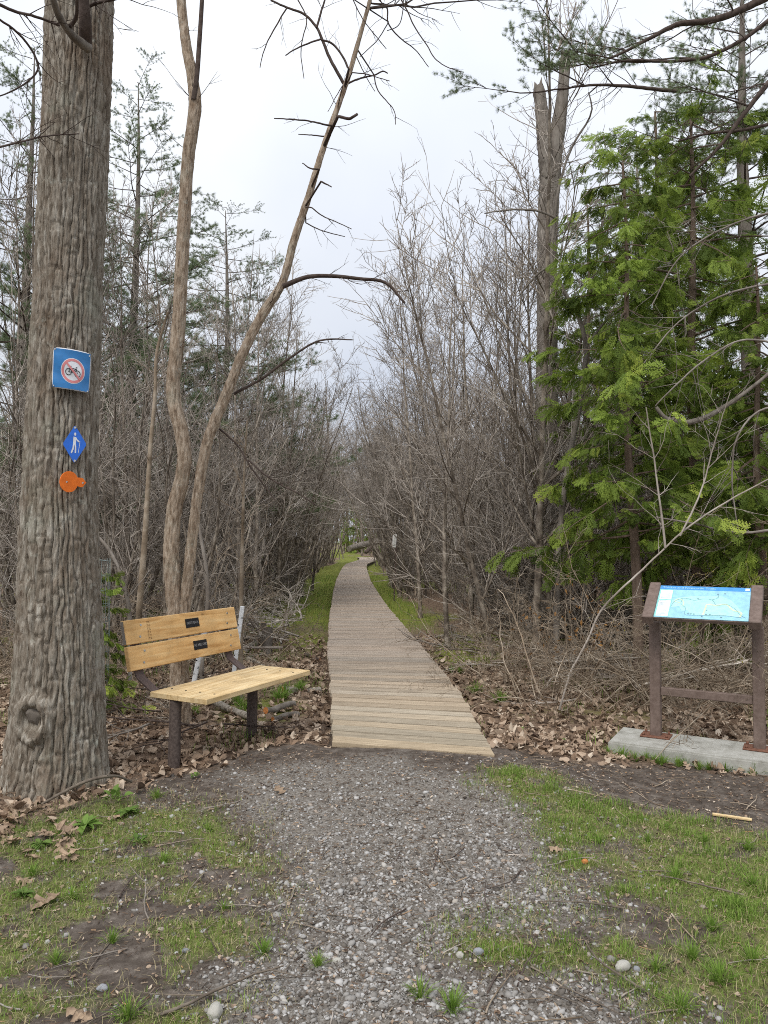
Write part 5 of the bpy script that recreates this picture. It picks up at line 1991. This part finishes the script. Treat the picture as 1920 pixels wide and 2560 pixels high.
for k in range(34):
    lay('cut_branch', R_.choice(BR), R_.uniform(230, 560), R_.uniform(1640, 1850), 'dead branch lying in the leaves behind the bench', 'branch', 'dead branches behind the bench',
        R_.choice(('stick', 'twig', 'bark_dark')), R_.uniform(.25, .6), R_.uniform(.01, .1), .25)
for grp, lab, n, xr, yr, mts in (('sticks on the gravel', 'small dead stick lying on the gravel path', 46, (600, 1380), (1920, 2540), ('stick', 'bark_dark', 'twig')),
                                 ('sticks on the grass', 'small dead stick lying on the grass patch', 34, (1200, 1900), (2010, 2550), ('stick', 'twig_tan', 'twig')),
                                 ('sticks on bare soil by the slab', 'small dead stick on the bare soil before the concrete footing', 26, (1330, 1910), (1930, 2040), ('stick', 'twig_tan')),
                                 ('sticks on the weedy soil', 'small dead stick on the weedy soil below the marker tree', 40, (20, 620), (2010, 2550), ('stick', 'bark_dark', 'twig'))):
    for k in range(n):
        lay('dead_stick', R_.choice(STK), R_.uniform(*xr), R_.uniform(*yr), lab, 'stick', grp, R_.choice(mts), R_.uniform(.25, .85), .008, .06)
for px, py, ln, rz, lab in ((390, 2545, 1.3, .5, 'longest dark stick at the bottom photo edge'), (1560, 2275, 1.0, 3.0, 'pale forked stick in the middle of the grass patch'),
                            (1640, 2500, 1.1, 2.3, 'grey stick lying across the lower grass patch'), (190, 2120, .7, -.2, 'thick crooked stick on the soil below the weeds'),
                            (400, 2165, 1.0, .6, 'long thin brown stick pointing at the bench'), (1860, 2240, 1.0, 2.9, 'pale long stick at the photo edge on the grass')):
    lay('dead_stick', R_.choice(STK), px, py, lab, 'stick', None, 'stick', ln, .012, .03, rz)
p = g0(1830, 2045)
tag(obj('wood_offcut', box_mesh(.22, .022, .012, .002), M['lumber_pale'], None, p + [0, 0, .014], (.1, .02, -.38)), 'flat tan wood offcut on the soil near the footing', 'wood offcut')
# twig leaning on the trunk foot
t = thing('leaning_twig', 'bent brown twig lying across the foot of the marker tree', 'twig', g0(125, 2000))
s = px_branch([(105, 2010, 7, 4.72), (150, 1985, 8, 4.72), (225, 1950, 8, 4.75), (290, 1940, 7, 4.85), (330, 1955, 5, 4.95)], 4.8, g0(125, 2000))
T = Tubes()
T.add(s[:, :3], s[:, 3], 6)
twigs_on(T, s, rng, 6, .2, .003)
obj('twig_body', T.mesh('twig_body'), M['stick'], t)

# ------------------------------------------------------------------ shrub that kept its brown leaves
def leaf_base(kind):
    """outline of a leaf around its midrib: returns verts (x along), tris"""
    if kind == 'oak':
        half = [(.0, .0), (.12, .07), (.2, .22), (.3, .30), (.33, .14), (.45, .13), (.55, .36), (.66, .33), (.66, .14), (.78, .13), (.86, .22), (.93, .12), (1.0, 0)]
    elif kind == 'oval':
        half = [(0, 0), (.15, .13), (.4, .22), (.65, .19), (.87, .09), (1, 0)]
    else:
        half = [(0, 0), (.1, .18), (.3, .34), (.55, .38), (.8, .24), (1, 0)]
    n = len(half)
    V = [(x, 0, 0) for x, _ in half] + [(x, y, 0) for x, y in half[1:-1]] + [(x, -y, 0) for x, y in half[1:-1]]
    T_ = []
    for sgn in (0, 1):
        o_ = n + sgn * (n - 2) - 1
        def w(i):
            return i if i in (0, n - 1) else o_ + i
        for i in range(n - 1):
            q = [(i, i + 1, w(i + 1)), (i, w(i + 1), w(i))]
            for a, b_, c in q:
                if len({a, b_, c}) == 3:
                    T_.append((a, b_, c) if not sgn else (a, c, b_))
    V = np.array(V, float)
    V[:, 0] -= .5
    return V, np.array(T_)


def euler_mats(rx, ry, rz):
    cx, sx, cy, sy, cz, sz = np.cos(rx), np.sin(rx), np.cos(ry), np.sin(ry), np.cos(rz), np.sin(rz)
    z, o = rx * 0, rx * 0 + 1
    X = np.stack([o, z, z, z, cx, -sx, z, sx, cx], -1).reshape(-1, 3, 3)
    Y = np.stack([cy, z, sy, z, o, z, -sy, z, cy], -1).reshape(-1, 3, 3)
    Z = np.stack([cz, -sz, z, sz, cz, z, z, z, o], -1).reshape(-1, 3, 3)
    return Z @ Y @ X


def leaf_cloud(rng, pos, size, kinds, tilt=.5, curl=.5, tone=(.5, .25), tone_clip=(0, 1)):
    """curled leaves at pos: verts, tris, tones"""
    Vs, Ts, To, off = [], [], [], 0
    sel = rng.integers(0, len(kinds), len(pos))
    for k, kd in enumerate(kinds):
        b, t_ = leaf_base(kd)
        q = pos[sel == k]
        n = len(q)
        if not n:
            continue
        s = size * rng.uniform(.6, 1.25, n)
        V = np.repeat(b[None], n, 0)
        c1, c2 = rng.normal(0, curl, n)[:, None], rng.normal(0, curl * 1.6, n)[:, None]
        V[:, :, 2] = c1 * V[:, :, 0] ** 2 * 1.6 + c2 * V[:, :, 1] ** 2 * 2.5 + rng.normal(0, .03, V.shape[:2])
        V = np.einsum('nij,nvj->nvi', euler_mats(rng.normal(0, tilt, n), rng.normal(0, tilt, n), rng.uniform(0, 6.28, n)), V * s[:, None, None]) + q[:, None]
        nv = b.shape[0]
        Vs.append(V.reshape(-1, 3))
        Ts.append((t_[None] + (np.arange(n) * nv)[:, None, None]).reshape(-1, 3) + off)
        To.append(np.repeat(np.clip(rng.normal(*tone, n), *tone_clip), nv))
        off += n * nv
    return np.concatenate(Vs), np.concatenate(Ts), np.concatenate(To)


M['rust_leaf'] = tone_mat('rust_leaf', [(0, (.2, .09, .03)), (1, (.5, .27, .09))], rough=.7, transl=.3)
pb_ = P(1420, 1345, 8.6)
sh = thing('leafy_shrub', 'small shrub still holding its orange brown leaves beside the thicket', 'shrub', (pb_[0], 8.4, -.12))
rng = np.random.default_rng(81)
T = Tubes()
pts_l = []
for k in range(7):
    st = grow(rng, np.array([rng.normal(0, .08), rng.normal(0, .08), -.05]), np.array([rng.normal(0, .3), rng.normal(0, .2), 1]), rng.uniform(.8, 1.35), 9, .1, 0)
    T.add(st, np.linspace(.009, .003, 9), 5)
    tg = norm(np.gradient(st, axis=0))
    for _ in range(8):
        j = int(rng.integers(3, 9))
        b1 = grow(rng, st[j], side_dir(rng, tg[j], rng.uniform(.5, 1.2)), rng.uniform(.15, .4), 5, .15, 0)
        T.add(b1, np.linspace(.003, .0015, 5), 3)
        for q in (2, 3, 4):
            if rng.random() < .75:
                pts_l.append(b1[q] + rng.normal(0, .02, 3))
obj('stems', T.mesh('stems'), M['twig_tan'], sh)
V, T_, to = leaf_cloud(rng, np.array(pts_l), .055, ['oval'], 1.0, .5)
obj('leaves', mesh_np('leaves', V, tris=T_, smooth=False, attrs={'tone': to}), M['rust_leaf'], sh)['kind'] = 'stuff'

# yellow-green budding shrub right of the map
bs = thing('budding_shrub', 'low shrub with tiny yellow-green buds behind the map stand', 'shrub', (P(1800, 1345, 7.9)[0], 7.9, -.12))
T = Tubes()
pts_l = []
for k in range(9):
    st = grow(rng, np.array([rng.normal(0, .3), rng.normal(0, .2), -.05]), np.array([rng.normal(0, .45), rng.normal(0, .3), 1]), rng.uniform(1.2, 2.0), 10, .12, -.02)
    T.add(st, np.linspace(.009, .003, 10), 5)
    tg = norm(np.gradient(st, axis=0))
    for _ in range(10):
        j = int(rng.integers(3, 10))
        b1 = grow(rng, st[j], side_dir(rng, tg[j], rng.uniform(.5, 1.2)), rng.uniform(.2, .55), 6, .15, .02)
        T.add(b1, np.linspace(.003, .0015, 6), 3)
        for q in (2, 3, 4, 5):
            pts_l.append(b1[q])
obj('stems', T.mesh('stems'), M['twig_tan'], bs)
V, T_, to = leaf_cloud(rng, np.array(pts_l), .022, ['oval'], 1.0, .5)
obj('buds', mesh_np('buds', V, tris=T_, smooth=False, attrs={'tone': to}), tone_mat('bud', [(0, (.2, .17, .03)), (1, (.4, .36, .06))], transl=.3), bs)['kind'] = 'stuff'

# ------------------------------------------------------------------ loose ground cover (uncountable)
rng = np.random.default_rng(90)


def sample(n, x0, x1, y0, y1, key, power=1.0, near_bias=1.0):
    u = rng.random(n) ** near_bias
    y = y0 + (y1 - y0) * u
    x = rng.uniform(x0, x1, n)
    ok = (np.abs(x) < .53 * y + .25)
    x, y = x[ok], y[ok]
    w = masks(x, y)[key] ** power
    k = rng.random(len(x)) < w
    x, y = x[k], y[k]
    xl, xr = board_mid(y)
    off_walk = ~((x > xl - .02) & (x < xr + .02) & (y > 5.62))
    # not on the footing
    dx, dy = x - slab_c[0], y - slab_c[1]
    lx, ly = dx * math.cos(SR) + dy * math.sin(SR), -dx * math.sin(SR) + dy * math.cos(SR)
    off_slab = ~((lx > -.33) & (lx < 1.18) & (ly > -.37) & (ly < .19))
    k = off_walk & off_slab
    return x[k], y[k]


def zsurf(x, y):
    return gz(x, y) + (fbm(np.stack([x * 14, y * 14, x * 0], -1), 41, 3) - .5) * .016


# gravel stones
bmi = bmesh.new()
bmesh.ops.create_icosphere(bmi, subdivisions=1, radius=1)
IV = np.array([v.co[:] for v in bmi.verts])
IT = np.array([[v.index for v in f.verts] for f in bmi.faces])
bmi.free()


def stones(x, y, s, tone, name, label, mat='gravel', sink=.12):
    n = len(x)
    V = np.repeat(IV[None], n, 0) * (1 + rng.normal(0, .16, (n, len(IV), 1)))
    V = V * np.stack([rng.uniform(.75, 1.35, n), rng.uniform(.7, 1.1, n), rng.uniform(.35, .7, n)], -1)[:, None]
    V = np.einsum('nij,nvj->nvi', euler_mats(rng.normal(0, .3, n), rng.normal(0, .3, n), rng.uniform(0, 6.28, n)), V) * s[:, None, None]
    V += np.stack([x, y, zsurf(x, y) + s * sink], -1)[:, None]
    F_ = (IT[None] + (np.arange(n) * len(IV))[:, None, None]).reshape(-1, 3)
    o = obj(name, mesh_np(name, V.reshape(-1, 3), tris=F_, smooth=True, attrs={'tone': np.repeat(tone, len(IV))}), M[mat])
    return tag(o, label, 'gravel', kind='stuff')


x, y = sample(95000, -1.3, 1.9, 2.2, 5.3, 'gravel', 1.3)
keep = rng.random(len(x)) < np.clip(.12 + .8 * (5.0 - y) / 1.8, .1, 1) * np.clip(.35 + 1.3 * fbm(np.stack([x * 4, y * 4, x * 0], -1), 61, 3), .3, 1)
x, y = x[keep], y[keep]
stones(x, y, np.clip(rng.lognormal(math.log(.0058), .48, len(x)), .003, .018), np.clip(rng.beta(1.7, 1.8, len(x)), 0, 1), 'gravel', 'grey pebble gravel covering the path before the boardwalk')
x, y = sample(3600, -2.6, 2.6, 2.2, 5.6, 'sparse', .6)
x2 = rng.uniform(-1.6, 1.6, 1400)
y2 = rng.uniform(3.5, 5.5, 1400)
x, y = np.concatenate([x, x2]), np.concatenate([y, y2])
ms_ = masks(x, y)
k = (ms_['litter'] < .5) & ~((y > 5.5))
x, y = x[k], y[k]
stones(x, y, np.clip(rng.lognormal(math.log(.0065), .5, len(x)), .003, .02), np.clip(rng.beta(2.5, 1.6, len(x)), 0, 1), 'scattered_gravel', 'loose grey pebbles scattered over the soil and weeds')


# grass
def blades(x, y, h, w, name, label, tone=(.45, .22), spread=.5, segs=2):
    n = len(x)
    z = zsurf(x, y)
    a = rng.uniform(0, 6.28, n)
    ln = np.abs(rng.normal(spread, .25, n))
    d = np.stack([np.cos(a) * ln, np.sin(a) * ln], -1)
    sd = np.stack([-np.sin(a), np.cos(a)], -1) * (w / 2)[:, None]
    b = np.stack([x, y, z - .004], -1)
    mid = b + np.concatenate([d * h[:, None] * .35, (h * .62)[:, None]], -1)
    tip = b + np.concatenate([d * h[:, None], (h * (1.0 - .25 * ln))[:, None]], -1)
    s3 = np.concatenate([sd, np.zeros((n, 1))], -1)
    V = np.stack([b - s3, b + s3, mid + s3 * .8, mid - s3 * .8, tip], 1).reshape(-1, 3)
    k = (np.arange(n) * 5)[:, None]
    o = obj(name, mesh_np(name, V, quads=k + np.array([[0, 1, 2, 3]]), tris=k + np.array([[3, 2, 4]]), smooth=True,
                          attrs={'tone': np.repeat(np.clip(rng.normal(*tone, n), 0, 1), 5)}), M['grass'])
    return tag(o, label, 'grass', kind='stuff')


x, y = sample(190000, .0, 3.0, 2.2, 5.3, 'lawn', 1.0)
cl = vnoise(np.stack([x * 9, y * 9, x * 0], -1), 77)
k = rng.random(len(x)) < .35 + .65 * cl
x, y, cl = x[k], y[k], cl[k]
blades(x, y, rng.uniform(.012, .034, len(x)) + .05 * np.clip(cl - .4, 0, 1) * rng.random(len(x)) * 2, rng.uniform(.0018, .0032, len(x)), 'lawn_grass', 'short green grass covering the ground before the map stand', (.5, .22))
x, y = sample(80000, -2.6, .6, 2.2, 5.2, 'sparse', 1.5)
blades(x, y, rng.uniform(.012, .045, len(x)), rng.uniform(.0018, .003, len(x)), 'sparse_grass', 'thin patchy grass on the soil below the marker tree', (.5, .25))
x, y = sample(52000, -9, 7, 11, 34, 'verge', 1.0, 1.5)
blades(x, y, rng.uniform(.04, .13, len(x)), rng.uniform(.005, .010, len(x)), 'verge_grass', 'bright green grass along both edges of the boardwalk', (.5, .16), .35)
x, y = sample(26000, -8, 8, 5.9, 13, 'litter', .5)
cl = vnoise(np.stack([x * 1.6, y * 1.6, x * 0], -1), 79)
k = cl > .66
x, y = x[k], y[k]
blades(x, y, rng.uniform(.05, .15, len(x)), rng.uniform(.003, .006, len(x)), 'woodland_grass', 'scattered green grass blades among the dead leaves', (.5, .18), .35)

# dead leaves
x, y = sample(40000, -7.0, 7.0, 3.9, 13.0, 'litter', 1.0, 1.3)
pos = np.stack([x, y, zsurf(x, y) + rng.uniform(.004, .035, len(x))], -1)
V, T_, to = leaf_cloud(rng, pos, .086, ['oak', 'oval', 'round'], .42, .5, (.47, .24))
tag(obj('leaf_litter', mesh_np('leaf_litter', V, tris=T_, smooth=False, attrs={'tone': to}), M['litter']), 'carpet of curled brown dead leaves on the wood floor', 'leaves', kind='stuff')
# heap of leaves behind the bench legs and before the slab
# small woody debris
x = np.concatenate([rng.uniform(-2.9, 3.0, 15000)])
y = 2.2 + 3.6 * rng.random(15000)
k = (np.abs(x) < .53 * y + .2)
x, y = x[k], y[k]
k = ~((y > 5.6) & (x > -.45) & (x < .85))
x, y = x[k], y[k]
n = len(x)
a = rng.uniform(0, 6.28, n)
ln = rng.uniform(.003, .016, n) * np.where(rng.random(n) < .08, 2.2, 1)
c = np.stack([x, y, zsurf(x, y) + .006], -1)
dd = np.stack([np.cos(a), np.sin(a), rng.normal(0, .12, n)], -1) * ln[:, None]
wv = np.stack([-np.sin(a), np.cos(a), 0 * a], -1) * rng.uniform(.0006, .0022, n)[:, None]
uv = np.array([0, 0, .003])
V = np.stack([c - dd - wv, c - dd + wv, c - dd + uv, c + dd - wv, c + dd + wv, c + dd + uv], 1).reshape(-1, 3)
kk = (np.arange(n) * 6)[:, None, None]
Q = (np.array([[0, 1, 4, 3], [1, 2, 5, 4], [2, 0, 3, 5]])[None] + kk).reshape(-1, 4)
tag(obj('woody_debris', mesh_np('woody_debris', V, quads=Q, smooth=False, attrs={'tone': np.repeat(rng.beta(1.6, 1.7, n), 6)}), M['debris']), 'fine wood chips and twig bits strewn over the ground', 'debris', kind='stuff')

n = 5200
x = rng.uniform(-2.9, 3.0, n)
y = 2.2 + 3.5 * rng.random(n)
mk_ = masks(x, y)
k = (np.abs(x) < .53 * y + .2) & ~((y > 5.55) & (x > -.45) & (x < .85)) & (rng.random(n) > mk_['gravel'] * .75)
x, y = x[k], y[k]
pos = np.stack([x, y, zsurf(x, y) + rng.uniform(.003, .012, len(x))], -1)
V, T_, to = leaf_cloud(rng, pos, .02, ['oval', 'round'], .35, .5, (.45, .28))
tag(obj('leaf_crumbs', mesh_np('leaf_crumbs', V, tris=T_, smooth=False, attrs={'tone': to}), M['litter']), 'small dry leaf crumbs scattered over soil and grass', 'leaves', kind='stuff')
x, y = sample(26000, -2.7, 3.0, 2.2, 5.4, 'grass', .35)
blades(x, y, rng.uniform(.02, .05, len(x)), rng.uniform(.0015, .0028, len(x)), 'dead_grass', 'flattened straw-coloured dead grass between the green blades', (.96, .04), 1.6)

# ------------------------------------------------------------------ single leaves, rocks, weeds and tufts in the foreground
OAK = []
for k in range(5):
    V, T_, to = leaf_cloud(np.random.default_rng(600 + k), np.zeros((1, 3)), .14, ['oak'], .12, .35)
    OAK.append(mesh_np('oak_leaf', V, tris=T_, smooth=False))
for k in range(26):
    px, py = R_.uniform(0, 190), R_.uniform(2030, 2150)
    p = g0(px, py)
    tag(obj('oak_leaf', R_.choice(OAK), M['oak_leaf'], None, p + [0, 0, R_.uniform(.015, .05)], (R_.uniform(-.4, .4), R_.uniform(-.4, .4), R_.uniform(0, 6.28)), scale=R_.uniform(.7, 1.15)),
        'dry brown oak leaf in the drift at the foot of the marker tree', 'leaf', 'oak leaves at the marker tree')
for px, py, lab in ((115, 2255, 'brown lobed oak leaf flat on the soil, nearest the photo edge'), (60, 2200, 'large pale oak leaf below the leaf drift'), (200, 2545, 'oak leaf at the very bottom of the photo'),
                    (1390, 2130, 'upright dark dead leaf at the edge of gravel and grass'), (290, 2050, 'oak leaf beside the broad-leaved weed'), (700, 2010, 'pale oak leaf fragment on the dirt')):
    p = g0(px, py)
    tag(obj('oak_leaf', R_.choice(OAK), M['oak_leaf'], None, p + [0, 0, .02], (R_.uniform(-.3, .3), R_.uniform(-.3, .3), R_.uniform(0, 6.28)), scale=1.0), lab, 'leaf')


def rock_mesh(seed, n=2):
    bm = bmesh.new()
    bmesh.ops.create_icosphere(bm, subdivisions=3, radius=1)
    V = np.array([v.co[:] for v in bm.verts])
    d_ = 1 + .35 * (fbm(V * 1.1 + seed, seed, 3) - .5) * 2 + .06 * (fbm(V * 5 + seed, seed + 2, 2) - .5)
    for v, q in zip(bm.verts, d_):
        v.co *= q
    me = bpy.data.meshes.new('rock')
    bm.to_mesh(me)
    bm.free()
    for p_ in me.polygons:
        p_.use_smooth = True
    return me


for px, py, s, m_, lab in ((1557, 2421, (.036, .022, .02), 'rock', 'white smooth stone, biggest in the grass patch'), (1592, 2424, (.016, .012, .011), 'rock_grey', 'small grey stone touching the white stone'),
                           (1196, 2378, (.022, .016, .016), 'rock_grey', 'round grey stone at the gravel edge'), (538, 2535, (.034, .026, .028), 'rock', 'tan stone at the bottom of the photo'),
                           (1150, 2385, (.018, .014, .014), 'rock', 'pale stone on the gravel near the grass'), (255, 2470, (.022, .016, .012), 'rock_grey', 'grey stone in the lower weeds'),
                           (465, 2378, (.017, .012, .011), 'rock_grey', 'blue-grey pebble beside dark sticks'), (843, 2400, (.02, .013, .012), 'rock', 'pale oval pebble on the gravel path')):
    p = g0(px, py)
    o = obj('stone', rock_mesh(int(px)), M[m_], None, p + [0, 0, s[2] * .5], (0, 0, R_.uniform(0, 6.28)), scale=s)
    tag(o, lab, 'stone')
rp_ = g0(1462, 2160)
t = obj('wood_knot', rock_mesh(77), M['cut_end'], None, rp_ + [0, 0, .012], (0, 0, .3), scale=(.02, .013, .014))
tag(t, 'small orange brown wood knot on the grass', 'wood piece')


def weed_mesh(seed, n, L, kind, up=.5, stalk=.4):
    rng = np.random.default_rng(seed)
    b, t_ = leaf_base(kind)
    b = b.copy()
    b[:, 0] += .5
    Vs, Ts, To = [], [], []
    T = Tubes()
    for k in range(n):
        a = k * 2.4 + rng.uniform(-.4, .4)
        e = rng.uniform(up * .4, up * 1.3)
        l = L * rng.uniform(.4, 1.15)
        base = np.array([math.cos(a) * l * stalk * math.cos(e), math.sin(a) * l * stalk * math.cos(e), l * stalk * math.sin(e) + .01])
        V = b * l
        V[:, 2] = -.9 * V[:, 0] ** 2 / l * .5 + .5 * np.abs(V[:, 1])
        V = V @ (euler_mats(np.array([rng.normal(0, .2)]), np.array([-e]), np.array([a]))[0]).T + base
        Ts.append(t_ + sum(len(v) for v in Vs))
        Vs.append(V)
        To.append(np.full(len(V), np.clip(rng.normal(.5, .2), 0, 1)))
    V = np.concatenate(Vs)
    return mesh_np('weed', V, tris=np.concatenate(Ts), smooth=True, attrs={'tone': np.concatenate(To)})


WD = [weed_mesh(1, 22, .055, 'round', 1.1, 1.4), weed_mesh(2, 24, .10, 'oval', .7, .15), weed_mesh(3, 26, .075, 'oval', .45, .2), weed_mesh(4, 22, .04, 'round', .7, .9)]


def tuft_mesh(seed, n, L):
    rng = np.random.default_rng(seed)
    a = rng.uniform(0, 6.28, n)
    r = rng.uniform(.05, .9, n)
    l = L * rng.uniform(.5, 1.1, n)
    b = np.stack([np.cos(a) * .02 * r, np.sin(a) * .02 * r, a * 0 - .005], -1)
    d = np.stack([np.cos(a) * r, np.sin(a) * r, 1.1 - .4 * r], -1)
    mid = b + d * (l * .5)[:, None]
    tip = b + d * l[:, None] - np.array([0, 0, 1]) * (l * .35 * r)[:, None] + np.stack([np.cos(a), np.sin(a), a * 0], -1) * (l * .15)[:, None]
    s = np.stack([-np.sin(a), np.cos(a), a * 0], -1) * .0017
    V = np.stack([b - s, b + s, mid + s, mid - s, tip], 1).reshape(-1, 3)
    k = (np.arange(n) * 5)[:, None]
    return mesh_np('tuft', V, quads=k + np.array([[0, 1, 2, 3]]), tris=k + np.array([[3, 2, 4]]), attrs={'tone': np.repeat(np.clip(rng.normal(.45, .18, n), 0, .85), 5)})


TF = [tuft_mesh(700 + k, 75, .085) for k in range(4)]
for px, py, w, s, lab in ((285, 2020, 0, 1.25, 'tallest round-leaved green weed at the foot of the marker tree'), (212, 2070, 1, 1.2, 'wilted broad-leaved green weed drooping onto the soil'),
                          (320, 2040, 1, 1.0, 'fan of long green leaves beside the tall weed'), (95, 1995, 3, 1.0, 'small blue-green weed against the trunk'), (100, 2110, 2, 1.1, 'green rosette weed among oak leaves'),
                          (345, 2110, 3, 1.2, 'low green weed right of the wilted one'), 
                          (485, 1955, 3, .8, 'small green weed in front of the bench leg'), (60, 2235, 1, .7, 'pale green leafy weed near the photo edge'), (1545, 1880, 3, 1.0, 'green weed growing at the corner of the footing'),
                          (1405, 1860, 2, .9, 'green rosette in the leaves left of the footing'), (1300, 1830, 2, .8, 'low weed beside the boardwalk corner')):
    p = g0(px, py)
    me = WD[w]
    tag(obj('weed', me, M['weed'], None, p + [0, 0, .005], (0, 0, R_.uniform(0, 6.28)), scale=s * .7), lab, 'weed')
for px, py, s, z_ in [(1050, 2490, 1.0, 0), (1130, 2520, 1.2, 0), (795, 2410, .8, 0), (1690, 2195, 1.1, 1), (1840, 2270, 1.1, 1), (1780, 2320, 1.0, 1), (1760, 2100, .9, 1), (1870, 2120, 1.0, 1), (1880, 2210, .9, 1),
                      (1620, 2100, .8, 1), (1730, 2390, 1.0, 1), (1640, 2420, .9, 1), (1800, 2450, 1.2, 1), (1880, 2400, 1.1, 1), (1500, 2110, .7, 1), (1560, 2230, .7, 1), (1700, 2520, 1.1, 1),
                      (280, 2350, .9, 2), (80, 2180, 1.0, 2), (180, 2240, .9, 2), (410, 2150, .8, 2), (320, 2540, 1.1, 2), (560, 2270, .7, 2), (140, 2400, .8, 2), (660, 2380, .9, 2), (390, 2000, 1.0, 2), (520, 2080, .8, 2)]:
    p = g0(px, py)
    lab = ('grass tuft growing out of the gravel', 'dark green grass tuft in the grass patch', 'grass tuft on the weedy soil')[z_]
    tag(obj('grass_tuft', R_.choice(TF), M['grass'], None, p, (0, 0, R_.uniform(0, 6.28)), scale=s), lab, 'grass tuft', ('tufts in the gravel', 'tufts in the grass patch', 'tufts on the weedy soil')[z_])
for k in range(16):
    px = 1530 + k * 26 + R_.uniform(-12, 12)
    p = g0(px, 1885 + (px - 1505) * .115 + R_.uniform(-2, 8))
    tag(obj('grass_tuft', R_.choice(TF), M['grass'], None, p, (0, 0, R_.uniform(0, 6.28)), scale=R_.uniform(.9, 1.5)), 'grass tuft growing along the front of the concrete footing', 'grass tuft', 'tufts along the footing')
for k in range(22):
    px, py = R_.choice(((R_.uniform(690, 820), R_.uniform(1590, 1800)), (R_.uniform(1120, 1330), R_.uniform(1660, 1760)), (R_.uniform(470, 640), R_.uniform(1740, 1790)), (R_.uniform(690, 760), R_.uniform(1720, 1760))))
    p = g0(px, py)
    tag(obj('grass_tuft', R_.choice(TF), M['grass'], None, p, (0, 0, R_.uniform(0, 6.28)), scale=R_.uniform(1.3, 2.2)), 'tall grass tuft among dead leaves near the boardwalk', 'grass tuft', 'tufts in the leaves near the boardwalk')
